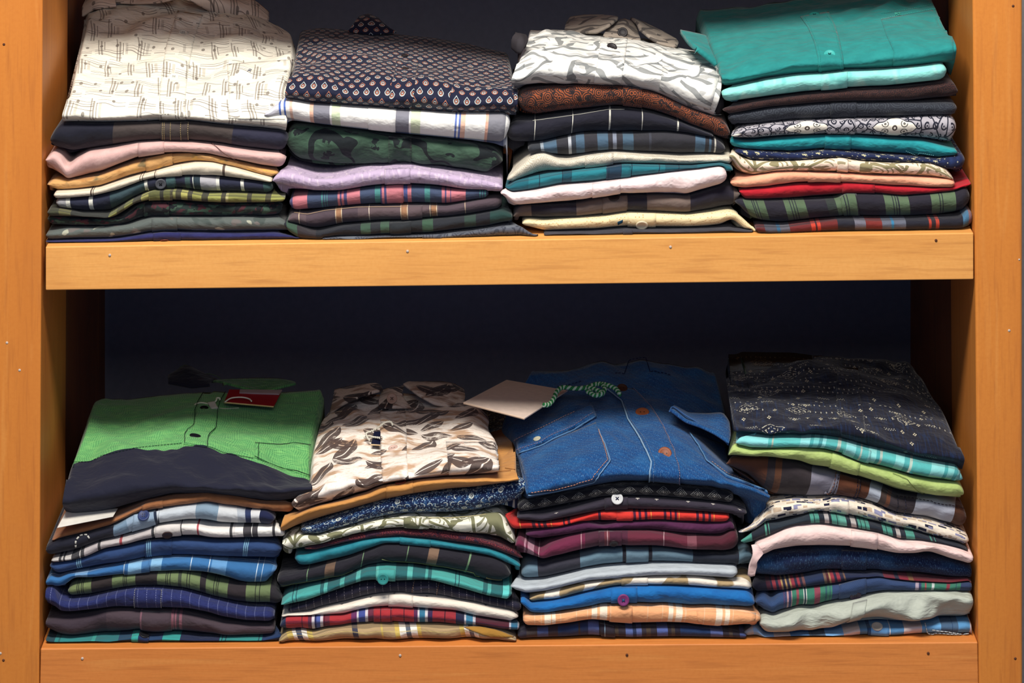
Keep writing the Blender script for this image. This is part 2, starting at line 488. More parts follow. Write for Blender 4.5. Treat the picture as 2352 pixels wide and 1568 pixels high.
def p_pins(name, g, l, per=0.0068, wd=0.09, dash=500, hor=False, g2=None, mott=0.12):
    t = T(name); u, v, _ = t.uv()
    col = t.mix((t.noise(u, v, 300, 2) - 0.5) * 3, g, g2 or g)
    k = ((u + (t.noise(u, v, 20, 1) - 0.5) * 0.002) / per).fract() < wd
    col = t.mix(k * ((v * dash).fract() < 0.6) * 0.75, col, l)
    return t.finish(col, 1.6, mott)

def p_swirl(name, g=(72,100,82), d=(34,42,46)):
    t = T(name); u, v, _ = t.uv(); n = t.noise(u, v, 14, 1.5)
    col = t.mix((t.noise(u, v * 2.5, 80, 3, 0.6) - 0.45) * 2.5, g, (50,72,62))
    k = ((n * 26 + u * 60).sin() > 0.90) + (t.noise(u * 0.7, v, 52, 1, z=4.0) > 0.63) * (t.noise(u, v, 160, 2) > 0.42)
    col = t.mix(k, col, d)
    return t.finish(col, 1.0, 0.14, 1.5)

def p_wood(name, axis='Z', base=(228,148,66), dark=(196,116,40)):
    m = bpy.data.materials.new(name); m.use_nodes = True; t = m.node_tree; b = t.nodes['Principled BSDF']
    tc = t.nodes.new('ShaderNodeTexCoord'); mp = t.nodes.new('ShaderNodeMapping')
    t.links.new(tc.outputs['Object'], mp.inputs[0])
    mp.inputs['Scale'].default_value = {'Z': (1, 1, 0.07), 'X': (0.07, 1, 1), 'Y': (1, .07, 1)}[axis]
    def noise(sc, det, dist=0.0, ro=.5):
        n = t.nodes.new('ShaderNodeTexNoise'); t.links.new(mp.outputs[0], n.inputs['Vector'])
        n.inputs['Scale'].default_value = sc; n.inputs['Detail'].default_value = det; n.inputs['Distortion'].default_value = dist; n.inputs['Roughness'].default_value = ro
        return n.outputs[0]
    def mixc(f, a, bb):
        n = t.nodes.new('ShaderNodeMix'); n.data_type = 'RGBA'; t.links.new(f, n.inputs[0])
        for i, q in ((6, a), (7, bb)):
            if isinstance(q, tuple): n.inputs[i].default_value = rgba(q)
            else: t.links.new(q, n.inputs[i])
        return n.outputs[2]
    def rng(f, a, bb, c=0.0, d=1.0):
        n = t.nodes.new('ShaderNodeMapRange'); t.links.new(f, n.inputs[0])
        for i, q in enumerate((a, bb, c, d)): n.inputs[i+1].default_value = q
        return n.outputs[0]
    col = mixc(rng(noise(14, 4, 0.3, .6), .2, .9), base, dark)
    col = mixc(rng(noise(170, 3, 0.2, .6), .52, .74, 0, .38), col, (170,98,40))
    col = mixc(rng(noise(42, 2, 1.5), .60, .72, 0, .16), col, (250,188,100))
    n = t.nodes.new('ShaderNodeTexNoise'); t.links.new(tc.outputs['Object'], n.inputs['Vector']); n.inputs['Scale'].default_value = 9; n.inputs['Detail'].default_value = 3
    col = mixc(rng(n.outputs[0], .55, .8, 0, .4), col, (206,136,62))
    n2 = t.nodes.new('ShaderNodeTexNoise'); t.links.new(tc.outputs['Object'], n2.inputs['Vector']); n2.inputs['Scale'].default_value = 240; n2.inputs['Detail'].default_value = 2
    col = mixc(rng(n2.outputs[0], .40, .75, 0, .30), col, dark)
    t.links.new(col, b.inputs['Base Color']); b.inputs['Roughness'].default_value = 0.55
    b.inputs['Specular IOR Level'].default_value = 0.35
    bp = t.nodes.new('ShaderNodeBump'); bp.inputs['Strength'].default_value = 0.25; bp.inputs['Distance'].default_value = 0.001
    t.links.new(noise(190, 3, 0.2, .6), bp.inputs['Height']); t.links.new(bp.outputs[0], b.inputs['Normal'])
    return m

def plain(name, c, rough=0.6, spec=0.3, metal=0.0):
    m = bpy.data.materials.new(name); m.use_nodes = True; t = m.node_tree; b = t.nodes['Principled BSDF']
    n = t.nodes.new('ShaderNodeTexNoise'); n.inputs['Scale'].default_value = 120
    tc = t.nodes.new('ShaderNodeTexCoord'); t.links.new(tc.outputs['Object'], n.inputs['Vector'])
    x = t.nodes.new('ShaderNodeMix'); x.data_type = 'RGBA'; t.links.new(n.outputs[0], x.inputs[0])
    x.inputs[6].default_value = rgba(c); x.inputs[7].default_value = rgba(tuple(v * 0.9 for v in c))
    t.links.new(x.outputs[2], b.inputs['Base Color'])
    b.inputs['Roughness'].default_value = rough; b.inputs['Specular IOR Level'].default_value = spec; b.inputs['Metallic'].default_value = metal
    return m
_plain = {}
def P(c, rough=0.5, spec=0.3):
    c = col_of(c) if isinstance(c, str) else tuple(c)
    if c not in _plain: _plain[c] = plain('button_plastic', c, rough, spec)
    return _plain[c]
# ------------------------------------------------------------------ folded garments
rng = random.Random(11)
def board_z(px, which):
    """world height of the shelf board's top surface at photo column px"""
    a, b = ((567, 535), (1488, 1474))[which]
    py = a + (b - a) * (px - 104) / (2237 - 104)
    return ZCAM - (py - HOR) * PX

class Shirt: pass
INL, INR = (100.5 - 1176) * PX, (2237 - 1176) * PX      # the uprights' inner faces
NS = 0
THREAD = plain('thread', (236,230,214), 0.8)

def build_grid(sh, name, mat, parent):
    nu, nv, _ = sh.P.shape
    V = sh.P.reshape(-1, 3)
    f = []
    for i in range(nu - 1):
        for j in range(nv):
            k = (j + 1) % nv
            f.append((i*nv + j, i*nv + k, (i+1)*nv + k, (i+1)*nv + j))
    f.append(tuple(range(nv))[::-1]); f.append(tuple((nu-1)*nv + j for j in range(nv)))
    return link(name, V, f, mat, parent, sh.uv0.reshape(-1, 2), sh.uv1.reshape(-1, 2))

def finish_shirt(sh, label, group, mat, cat='shirt', name='folded_shirt'):
    base = Vector((float(sh.P[:, :, 0].mean()), float(sh.P[:, :, 1].mean()), float(sh.P[:, :, 2].min())))
    e = empty(name, base); bpy.context.view_layer.update()
    tag(e, label, cat, group)
    sh.root = e; sh.mat = mat
    sh.body = build_grid(sh, 'body', mat, e)
    # triangles for ray casts
    nu, nv, _ = sh.P.shape
    V = [Vector(p) for p in sh.P.reshape(-1, 3)]
    T_ = []
    for i in range(nu - 1):
        for j in range(nv - 1):
            a, b, c, d = i*nv + j, i*nv + j + 1, (i+1)*nv + j + 1, (i+1)*nv + j
            T_.append((a, b, c)); T_.append((a, c, d))
    sh.V = V; sh.T = T_; sh.bvh = BVHTree.FromPolygons(V, T_)
    return sh

def hit(sh, px, py):
    """point, normal and both uvs of the garment under photo pixel (px, py)"""
    d = (W(px, py, 0) - CAM).normalized()
    loc, nor, idx, _ = sh.bvh.ray_cast(CAM, d)
    if loc is None:
        best = None
        for Y in (0.0, 0.02, 0.06, 0.12, 0.18, 0.25):
            q = W(px, py, Y); l, n, i, dist = sh.bvh.find_nearest(q)
            if best is None or dist < best[3]: best = (l, n, i, dist, q)
        loc, nor, idx = best[0], best[1], best[2]
    if nor.dot(d) > 0: nor = -nor
    t = sh.T[idx]; a, b, c = (sh.V[k] for k in t)
    u0 = sh.uv0.reshape(-1, 2); u1 = sh.uv1.reshape(-1, 2)
    f = lambda U: barycentric_transform(loc, a, b, c, *[Vector((U[k][0], U[k][1], 0)) for k in t])
    return loc, nor, f(u0), f(u1)

def thin(S, label, top, bot, mat, yf=None, D=None, wr=1.0, nsec=14, uoff=None):
    """one folded garment whose front fold runs between the top and bottom lines (crop pixels)"""
    global NS; NS += 1
    sh = Shirt(); r = random.Random(NS * 7 + 3)
    tp, bt = parse(top, S.crop), parse(bot, S.crop)
    nu = max(60, int((tp[-1, 0] - tp[0, 0]) / 4.2))
    yf = (0.012 + r.uniform(-.005, .006)) if yf is None else yf
    D = (0.30 + r.uniform(-.02, .02)) if D is None else D
    tx, ty = sample(tp, nu, 1.3); bx, by = sample(bt, nu, 1.3)
    s = (DIST + yf + 0.008) / DIST
    X = (( tx + bx) / 2 - 1176) * PX * s
    XT = (tx - 1176) * PX * s; XB = (bx - 1176) * PX * s
    for A_ in (X, XT, XB): np.clip(A_, INL, INR, out=A_)
    zt = ZCAM - (ty - HOR) * PX * s; zb = ZCAM - (by - HOR) * PX * s
    bz = np.array([board_z(q, S.shelf) for q in (tx+bx)/2]) + 0.0004
    low = np.full(nu, -9.0) if S.top is None else np.interp(XB, S.top[0], S.top[1], left=-9, right=-9)
    zb = np.maximum(np.maximum(zb, bz), low + 0.0009); zt = np.maximum(zt, zb + 0.0022)
    h = zt - zb
    # rounded side folds
    k = np.arange(nu); e = np.minimum(k, nu - 1 - k) * (abs(X[-1] - X[0]) / nu)
    e0 = k * (abs(X[-1]-X[0]) / nu); e1 = (nu - 1 - k) * (abs(X[-1]-X[0]) / nu)
    rd = lambda q, R: np.sqrt(np.clip(1 - (1 - np.clip(q / R, 0, 1))**2, 0.02, 1))
    R = np.clip(h * 0.55, 0.003, 0.010)
    g = rd(e0, R) * rd(e1, R)
    zm = (zt + zb) / 2; hh = h / 2 * (0.35 + 0.65 * g)
    rr = np.clip(h * 0.62, 0.004, 0.017)
    yoff = (1 - g) * np.clip(h * .5, .002, .010)
    wrk = Wr(NS * 13 + 1, 6, 0.025, 0.13)
    # contact with what lies below
    XBc, XTc = np.clip(XB, S.xl, S.xr), np.clip(XT, S.xl, S.xr)
    lowb = bz if S.back is None else np.maximum(np.interp(XBc, *S.back) + 0.0009, bz)
    lowt = bz if S.back is None else np.maximum(np.interp(XTc, *S.back) + 0.0009, bz)
    zrest = np.maximum(np.minimum(zb, lowb), lowb) if S.top is not None else bz.copy()
    back = [1.0, 0.62, 0.30]
    sec = []    # list of (x, y, z, v)
    ph = np.linspace(-math.pi/2, math.pi/2, nsec)
    for b in back:
        y = np.full(nu, yf + D * b); sec.append((XBc, y, zrest))
    y = yf + rr + 0.030; sec.append((XBc, y, np.maximum(zrest, (zrest + zm - hh) / 2)))
    y = yf + rr + 0.012; sec.append((np.clip(XB, S.xl - .006, S.xr + .006), y, zrest * 0.3 + (zm - hh) * 0.7))
    for a in ph:
        ca = math.cos(a) ** 0.8 if math.cos(a) > 1e-9 else 0.0; sa = math.copysign(abs(math.sin(a)) ** 0.85, math.sin(a))
        tt = (sa + 1) / 2
        xx = XB * (1 - tt) + XT * tt
        yy = yf + rr * (1 - ca) + yoff + (1 - tt) ** 1.6 * 0.85 * rr
        zz = zm + hh * sa
        yy = yy + wrk(xx, zz * 1.6) * 0.0016 * wr * ca * np.minimum(1, h / 0.02)
        zz = zz + wrk(xx + .3, zz * 1.2 + .1) * 0.0007 * wr * ca
        sec.append((xx, yy, zz))
    zback = np.maximum(zm + hh, np.maximum(zrest, lowt) + 0.0018)
    for b, f_ in ((yf + rr + 0.012, 0.3), (yf + rr + 0.030, 1.0), (yf + 0.10, 1.0), (yf + D * .6, 1.0), (yf + D, 1.0)):
        sec.append((np.clip(XT, S.xl - .006, S.xr + .006) if f_ < 1 else XTc, np.full(nu, b), (zm + hh) * (1 - f_) + zback * f_))
    Pm = np.stack([np.stack([np.broadcast_to(q, (nu,)) for q in c_], 1) for c_ in sec], 1)  # nu, nv, 3
    sh.P = Pm; nv = Pm.shape[1]
    _uvs(sh, 5, 5 + nsec - 1, uoff)
    sh.front = (5, 5 + nsec - 1)
    sh.kind = 'thin'
    sh.zt = (X, zm + hh)
    finish_shirt(sh, label, S.group, mat)
    # the new resting surface
    gx = np.linspace(S.xl - .01, S.xr + .01, 700)
    sides = (min(XTc[0], XBc[0]), max(XTc[-1], XBc[-1])); inb = (gx >= sides[0] - .004) & (gx <= sides[1] + .004)
    nb = np.maximum(np.interp(gx, XTc, zback), np.interp(gx, XBc, zback))
    ob = np.interp(gx, *S.back) if S.back is not None else np.full(700, -9.0)
    S.back = (gx, np.where(inb, np.maximum(nb, ob), ob))
    if S.top is None: S.top = (XT, zm + hh)
    else:
        gx = np.linspace(min(S.top[0][0], XT[0]), max(S.top[0][-1], XT[-1]), 700)
        S.top = (gx, np.maximum(np.interp(gx, S.top[0], S.top[1], left=-9, right=-9), np.interp(gx, XT, zm + hh, left=-9, right=-9)))
    S.cur = sh
    return sh

def _uvs(sh, j0, j1, uoff=None):
    Pm = sh.P; nu, nv, _ = Pm.shape
    mid = Pm[nu // 2]; dv = np.linalg.norm(np.diff(mid, axis=0), axis=1); cv = np.concatenate([[0], np.cumsum(dv)])
    cv = cv - cv[j0]; q = (cv) / max(1e-6, cv[j1])
    width = abs(Pm[-1, j0, 0] - Pm[0, j0, 0])
    t = np.linspace(0, 1, nu)
    off = rng.random() * 0.5 if uoff is None else uoff
    sh.uv0 = np.stack([np.repeat((t * width + off)[:, None], nv, 1), np.repeat(cv[None], nu, 0) + off * .7], 2)
    sh.uv1 = np.stack([np.repeat(t[:, None], nv, 1), np.repeat(q[None], nu, 0)], 2)

def loft(S, label, rows, mat, wr=1.0, sub=5, nu=170, drop=True, zfit=True, crease=None):
    """a garment seen from above: rows of (depth, crop polyline) from the front's lower edge to the far edge"""
    global NS; NS += 1
    sh = Shirt()
    R = []
    for Y, s_ in rows:
        x, y = sample(parse(s_, S.crop), nu, 2.0)
        s = (DIST + Y) / DIST
        R.append(np.stack([(x - 1176) * PX * s, np.full(nu, Y), ZCAM - (y - HOR) * PX * s], 1))
    R = np.stack(R, 1)                                   # nu, nr, 3
    wrk = Wr(NS * 17 + 5, 8, 0.03, 0.16); wr2 = Wr(NS * 19 + 2, 6, 0.018, 0.05)
    np.clip(R[:, :, 0], INL, INR + .004, out=R[:, :, 0])
    if S.top is not None:
        lo_ = np.interp(R[:, 0, 0], S.top[0], S.top[1], left=-9, right=-9) + 0.0012
        R[:, 0, 2] = np.maximum(R[:, 0, 2], lo_); R[:, 1, 2] = np.maximum(R[:, 1, 2], R[:, 0, 2] + .003)
    nr = R.shape[1]; out = []
    ext = np.concatenate([2*R[:, :1] - R[:, 1:2], R, 2*R[:, -1:] - R[:, -2:-1]], 1)
    q = []
    for k in range(nr - 1):
        p0, p1, p2, p3 = ext[:, k], ext[:, k+1], ext[:, k+2], ext[:, k+3]
        n = sub if k < 3 else sub + 4
        for m_ in range(n):
            t = m_ / n; t2 = t*t; t3 = t2*t
            out.append(0.5 * (2*p1 + (p2 - p0)*t + (2*p0 - 5*p1 + 4*p2 - p3)*t2 + (3*p1 - p0 - 3*p2 + p3)*t3)); q.append((k + t) / (nr - 1))
    out.append(R[:, -1]); q.append(1.0)
    top = np.stack(out, 1)
    k = np.arange(nu); e = np.minimum(k, nu - 1 - k) / nu
    zb0 = R[:, 0, 2]
    # wrinkles, damped at the edges
    damp = np.clip(e / 0.04, 0.15, 1)[:, None] * np.clip(np.array(q) * 6, 0.2, 1)[None]
    nz = wrk(top[:, :, 0], top[:, :, 1] * 0.9 + top[:, :, 2]) * 0.0026 + wr2(top[:, :, 0] + .2, top[:, :, 1] * 0.9 + top[:, :, 2] * 1.3) * 0.0008
    top[:, :, 2] += nz * damp * wr
    top[:, :, 1] -= nz * damp * wr * np.clip(1 - (np.array(q) * 5), 0, 1)[None] * 0.8
    # rounded side folds
    rd = np.sqrt(np.clip(1 - (1 - np.clip(e / 0.022, 0, 1))**2, 0.02, 1))[:, None]
    zl = zb0[:, None] + (top[:, :, 2] - zb0[:, None]) * (0.45 + 0.55 * rd)
    mask = (np.array(q) > 2.0 / (nr - 1))[None]
    top[:, :, 2] = np.where(mask, np.maximum(zl, top[:, :, 2] - 0.012), top[:, :, 2])
    Yb = R[0, -1, 1]
    # underside
    X0 = R[:, 0, 0]
    low = np.interp(X0, S.top[0], S.top[1], left=-9, right=-9) if S.top is not None else np.full(nu, -9.0)
    zr = np.where(low > -8, np.minimum(zb0, low + 0.0010), zb0 - 0.0005)
    zr = smooth1(np.maximum(zr, zb0 - 0.02), 3)
    und = []
    for y_, f in ((Yb + 0.012, 1.0), (Yb * 0.7, 1.0), (0.10, 1.0), (0.05, 0.9), (R[0, 0, 1] + 0.012, 0.4)):
        xx = np.interp(y_, R[0, :, 1][np.argsort(R[0, :, 1])], [0]*nr) + X0
        # follow the side outline at that depth
        iy = np.argsort(R[0, :, 1])
        xs = np.array([np.interp(y_, R[0, iy, 1], R[i, iy, 0]) for i in range(nu)])
        lw = np.interp(np.clip(xs, S.xl, S.xr), *S.back) + 0.0012 if S.back is not None else zr
        und.append(np.stack([xs, np.full(nu, y_), smooth1(np.where(lw > 0, lw, zr), 2) * f + zb0 * (1 - f)], 1))
    und = np.stack(und, 1)
    tz = top[:, -1, 2]
    backmid = np.stack([top[:, -1, 0], np.full(nu, Yb + 0.012), (tz + und[:, 0, 2]) / 2], 1)[:, None]
    sh.P = np.concatenate([und, top, backmid], 1)
    j0, j1 = 5, 5 + top.shape[1] - 1
    _uvs(sh, j0, j1); sh.front = (j0, j1)
    qq = np.array(q); sh.uv1[:, j0:j1+1, 1] = qq[None]
    sh.kind = 'loft'; sh.zt = (X0, R[:, 2, 2])
    finish_shirt(sh, label, S.group, mat)
    S.top = (X0, R[:, 2, 2])
    gx = np.linspace(S.xl - .01, S.xr + .01, 700); m_ = sh.P[:, j0 + 8:j1, :]
    S.back = (gx, np.max([np.interp(gx, m_[:, j, 0], m_[:, j, 2]) for j in range(m_.shape[1])], axis=0))
    S.cur = sh
    return sh

# ---- parts laid on a garment
def strip_mesh(name, G, uvs0, uvs1, nrm, thick, mat, parent, lift=0.0002):
    """G: n x m surface points, nrm: normals; a sheet of real thickness following them"""
    n, m = len(G), len(G[0])
    V, U0, U1 = [], [], []
    for lev in (lift, lift + thick):
        for i in range(n):
            for j in range(m):
                ed = min(i, n-1-i, j, m-1-j)
                k = lev if ed > 0 or lev == lift else lev * 0.8
                V.append(G[i][j] + nrm[i][j] * k); U0.append(uvs0[i][j]); U1.append(uvs1[i][j])
    f = []; o = n * m
    for i in range(n - 1):
        for j in range(m - 1):
            a, b, c, d = i*m+j, i*m+j+1, (i+1)*m+j+1, (i+1)*m+j
            f.append((o+a, o+b, o+c, o+d)); f.append((d, c, b, a))
    ring = [(i, 0) for i in range(n)] + [(n-1, j) for j in range(1, m)] + [(i, m-1) for i in range(n-2, -1, -1)] + [(0, j) for j in range(m-2, 0, -1)]
    for k in range(len(ring)):
        a = ring[k][0]*m + ring[k][1]; b = ring[(k+1) % len(ring)][0]*m + ring[(k+1) % len(ring)][1]
        f.append((a, b, o+b, o+a))
    ob = link(name, V, f, mat, parent, np.array(U0), np.array(U1))
    import bmesh
    bm = bmesh.new(); bm.from_mesh(ob.data); bmesh.ops.recalc_face_normals(bm, faces=bm.faces); bm.to_mesh(ob.data); bm.free()
    return ob

def poly_at(pts, n):
    d = np.concatenate([[0], np.cumsum(np.linalg.norm(np.diff(pts, axis=0), axis=1))])
    t = np.linspace(0, d[-1], n)
    return np.stack([np.interp(t, d, pts[:, 0]), np.interp(t, d, pts[:, 1])], 1)

def patch(S, name, left, right, mat=None, thick=0.0010, n=30, m=12, du=(0.0, 0.0), label=None, crop=None):
    """a panel (placket, pocket, flap) between two crop polylines, laid on the current garment"""
    sh = S.cur; crop = crop or S.crop
    A = poly_at(parse(left, crop), n); B = poly_at(parse(right, crop), n)
    G, U0, U1, Nn = [], [], [], []
    for i in range(n):
        g, u0, u1, nn = [], [], [], []
        for j in range(m):
            q = A[i] + (B[i] - A[i]) * j / (m - 1)
            l, no, a, b = hit(sh, q[0], q[1])
            g.append(l); nn.append(no); u0.append((a.x + du[0], a.y + du[1])); u1.append((b.x, b.y))
        G.append(g); U0.append(u0); U1.append(u1); Nn.append(nn)
    # even out the normals
    N2 = []
    for i in range(n):
        row = []
        for j in range(m):
            s = Vector()
            for a in (-1, 0, 1):
                for b in (-1, 0, 1):
                    s += Nn[min(n-1, max(0, i+a))][min(m-1, max(0, j+b))]
            row.append(s.normalized())
        N2.append(row)
    o = strip_mesh(name, G, U0, U1, N2, thick, mat or sh.mat, sh.root)
    if label: o['label'] = label
    return o

def placket(S, x0, x1, slant=0.0, mat=None, thick=0.0011, du=(0.007, 0.004), name='placket'):
    """the button band: a strip of the front fold itself, raised by one layer of cloth"""
    sh = S.cur; ox, oy, sc = S.crop; a, b = ox + x0 / sc, ox + x1 / sc
    nu, nv, _ = sh.P.shape; j0, j1 = sh.front
    js = list(range(j0 + 1, j1)) if sh.kind == 'thin' else list(range(j0 + 1, min(nv - 1, j1 + 3)))
    m = 9; G, U0, U1, Nn = [], [], [], []
    Xs = lambda j: sh.P[:, j, 0]
    P_ = sh.P
    for jj, j in enumerate(js):
        g, u0, u1, nn = [], [], [], []
        s = (DIST + float(P_[:, j, 1].min())) / DIST
        for k in range(m):
            px = a + (b - a) * k / (m - 1) + slant / sc * (jj / len(js) - 0.5)
            x = (px - 1176) * PX * s
            i = float(np.interp(x, Xs(j), np.arange(nu)))
            i0 = min(nu - 2, max(0, int(i))); fr = i - i0
            L = lambda A_: A_[i0, j] * (1 - fr) + A_[i0 + 1, j] * fr
            p = Vector(L(P_))
            tu = Vector(P_[min(nu-1, i0+2), j] - P_[max(0, i0-1), j]); tv = Vector(P_[i0, j+1] - P_[i0, j-1])
            no = tu.cross(tv)
            no = no.normalized() if no.length > 0 else Vector((0, -1, 0))
            if k == 0 and jj == 0:
                jm = (j0 + j1) // 2; im = nu // 2
                nm = Vector(P_[im+1, jm] - P_[im-1, jm]).cross(Vector(P_[im, jm+1] - P_[im, jm-1])); sgn = 1 if nm.y < 0 else -1
            no = no * sgn
            u = L(sh.uv0); w_ = L(sh.uv1)
            g.append(p); nn.append(no); u0.append((u[0] + du[0], u[1] + du[1])); u1.append((w_[0], w_[1]))
        G.append(g); U0.append(u0); U1.append(u1); Nn.append(nn)
    return strip_mesh(name, G, U0, U1, Nn, thick, mat or sh.mat, sh.root)

def frame_of(no):
    z = no.normalized(); x = Vector((1, 0, 0)); x = (x - z * x.dot(z)).normalized(); y = z.cross(x)
    return x, y, z

def button(S, x, y, r, col, face=0.35, holes=4, thread=None, lift=0.0012, crop=None, label=None, parent=None, at=None):
    """x, y, r in crop pixels; at = depth of a button that sits on a collar band"""
    sh = S.cur; ox, oy, sc = crop or S.crop
    loc, no, _, _ = hit(sh, ox + x / sc, oy + y / sc)
    if at is not None: loc = W(ox + x / sc, oy + y / sc, at); no = Vector((0, -.6, .8))
    view = (CAM - loc).normalized(); no = (no * (1 - face) + view * face).normalized()
    R = r / sc * PX; ax, ay, az = frame_of(no)
    prof = [(0, 0.30), (0.55, 0.30), (0.66, 0.42), (0.80, 0.50), (0.93, 0.46), (1.0, 0.30), (1.0, 0.05), (0.9, 0.0), (0, 0.0)]
    n = 28; V, F, FM = [], [], []
    for (pr, pz) in prof:
        for k in range(n):
            a = 2*math.pi*k/n; V.append(loc + az * (lift + pz * R * 0.42) + (ax*math.cos(a) + ay*math.sin(a)) * max(pr, 1e-4) * R)
    for i in range(len(prof) - 1):
        for k in range(n):
            F.append((i*n+k, i*n+(k+1) % n, (i+1)*n+(k+1) % n, (i+1)*n+k)); FM.append(0)
    if holes:
        for k in range(holes):
            a = math.pi/4 + 2*math.pi*k/holes if holes == 4 else math.pi*k
            c = loc + az * (lift + 0.31*R*0.42 + 0.00004) + (ax*math.cos(a) + ay*math.sin(a)) * 0.27 * R
            b = len(V)
            for q in range(10):
                t = 2*math.pi*q/10; V.append(c + (ax*math.cos(t) + ay*math.sin(t)) * 0.105 * R)
            F.append(tuple(range(b, b+10))); FM.append(1)
    dark = P(tuple(v * 0.25 for v in col_of(col)) if isinstance(col, str) else tuple(v * 0.25 for v in col))
    o = link('button', V, F, None, parent or sh.root, mats=[P(col, 0.5, 0.3), dark], fm=FM)
    import bmesh
    if label: o['label'] = label
    if thread:
        TV, TF = [], []
        for a0 in ((math.pi/4, math.pi*5/4), (math.pi*3/4, math.pi*7/4)):
            p0, p1 = [loc + az * (lift + 0.36*R*0.42 + 0.0001) + (ax*math.cos(a) + ay*math.sin(a)) * 0.32 * R for a in a0]
            tube_into(TV, TF, [p0, (p0 + p1)/2 + az * R * 0.06, p1], R * 0.07, 6)
        link('button_thread', TV, TF, P(thread, 0.8, 0.1), o)
    return o

def tube_into(V, F, pts, r, n=6):
    pts = [Vector(p) for p in pts]; b0 = len(V)
    for i, p in enumerate(pts):
        d = (pts[min(i+1, len(pts)-1)] - pts[max(i-1, 0)]).normalized()
        a = d.orthogonal().normalized() if i == 0 else (pa - d * pa.dot(d)).normalized()
        pa = a; b = d.cross(a)
        for k in range(n):
            t = 2*math.pi*k/n; V.append(p + (a*math.cos(t) + b*math.sin(t)) * r)
    for i in range(len(pts) - 1):
        for k in range(n):
            F.append((b0+i*n+k, b0+i*n+(k+1) % n, b0+(i+1)*n+(k+1) % n, b0+(i+1)*n+k))
    F.append(tuple(b0+k for k in range(n))[::-1]); F.append(tuple(b0+(len(pts)-1)*n+k for k in range(n)))

def smooth_path(pts, n):
    """Catmull-Rom through 3D points"""
    P_ = [Vector(p) for p in pts]; E = [2*P_[0]-P_[1]] + P_ + [2*P_[-1]-P_[-2]]; out = []
    for k in range(len(P_) - 1):
        for i in range(n):
            t = i/n; a, b, c, d = E[k:k+4]
            out.append(0.5 * (2*b + (c-a)*t + (2*a-5*b+4*c-d)*t*t + (3*b-a-3*c+d)*t**3))
    return out + [P_[-1]]

def seam(S, line, col, r=0.00035, dash=None, lift=0.0014, name='seam', crop=None, parent=None, n=None):
    """stitching along a crop polyline on the current garment; dash = (on, off) metres"""
    sh = S.cur; crop = crop or S.crop; A = parse(line, crop)
    L = np.linalg.norm(np.diff(A, axis=0), axis=1).sum(); n = n or max(6, int(L / 5))
    pts = []
    for q in poly_at(A, n):
        l, no, _, _ = hit(sh, q[0], q[1]); pts.append(l + no * lift)
    V, F = [], []
    if dash is None: tube_into(V, F, pts, r)
    else:
        P_ = np.array([list(p) for p in pts]); d = np.concatenate([[0], np.cumsum(np.linalg.norm(np.diff(P_, axis=0), axis=1))])
        s = 0.0
        at = lambda t: Vector([np.interp(t, d, P_[:, k]) for k in range(3)])
        while s < d[-1] - dash[0]:
            tube_into(V, F, [at(s), at(s + dash[0] / 2), at(s + dash[0])], r, 5); s += sum(dash)
    return link(name, V, F, P(col, 0.8, 0.1), parent or sh.root)

def sheet(S, name, rows, mat, parent=None, thick=0.0012, crop=None, nu=30, sub=5, sig=1.0, uvk=1.0):
    """a free piece of cloth or card: rows of (depth or list of depths, crop polyline)"""
    crop = crop or S.crop; R = []
    for Y, s_ in rows:
        pts = parse(s_, crop); x, y = sample(pts, nu, sig)
        Ya = np.interp(np.linspace(0, 1, nu), np.linspace(0, 1, len(Y)), Y) if isinstance(Y, (list, tuple)) else np.full(nu, Y)
        R.append([W(x[i], y[i], Ya[i]) for i in range(nu)])
    cols = [smooth_path([R[k][i] for k in range(len(R))], sub) if len(R) > 2 else [R[0][i].lerp(R[1][i], t/sub) for t in range(sub+1)] for i in range(nu)]
    m = len(cols[0])
    Nn = []
    for i in range(nu):
        row = []
        for j in range(m):
            a = cols[min(nu-1, i+1)][j] - cols[max(0, i-1)][j]; b = cols[i][min(m-1, j+1)] - cols[i][max(0, j-1)]
            no = a.cross(b); no = no.normalized() if no.length > 1e-12 else Vector((0, -1, 0))
            if no.dot(CAM - cols[i][j]) < 0: no = -no
            row.append(no)
        Nn.append(row)
    o_ = rng.random()
    U = [[(cols[i][j].x * uvk + o_, (cols[i][j].y + cols[i][j].z) * uvk + o_) for j in range(m)] for i in range(nu)]
    U1 = [[(i/(nu-1), j/(m-1)) for j in range(m)] for i in range(nu)]
    return strip_mesh(name, cols, U, U1, Nn, thick, mat, parent, 0.0)

def quad(S, name, corners, mat, parent=None, thick=0.0007, crop=None, bend=0.0):
    """a card: four crop corners (x, y, depth), clockwise from the upper left"""
    ox, oy, sc = crop or S.crop
    c = [W(ox + x/sc, oy + y/sc, Y) for x, y, Y in corners]; n = 8
    G = [[c[0].lerp(c[1], j/n).lerp(c[3].lerp(c[2], j/n), i/n) for j in range(n+1)] for i in range(n+1)]
    no = (c[1]-c[0]).cross(c[3]-c[0]).normalized()
    if no.dot(CAM - c[0]) < 0: no = -no
    for i in range(n+1):
        for j in range(n+1): G[i][j] = G[i][j] + no * bend * math.sin(math.pi*j/n)
    U = [[(j/n*0.1, i/n*0.1) for j in range(n+1)] for i in range(n+1)]; U1 = [[(j/n, i/n) for j in range(n+1)] for i in range(n+1)]
    o = strip_mesh(name, G, U, U1, [[no]*(n+1) for _ in range(n+1)], thick, mat, parent, 0.0)
    for p in o.data.polygons: p.use_smooth = False
    return o

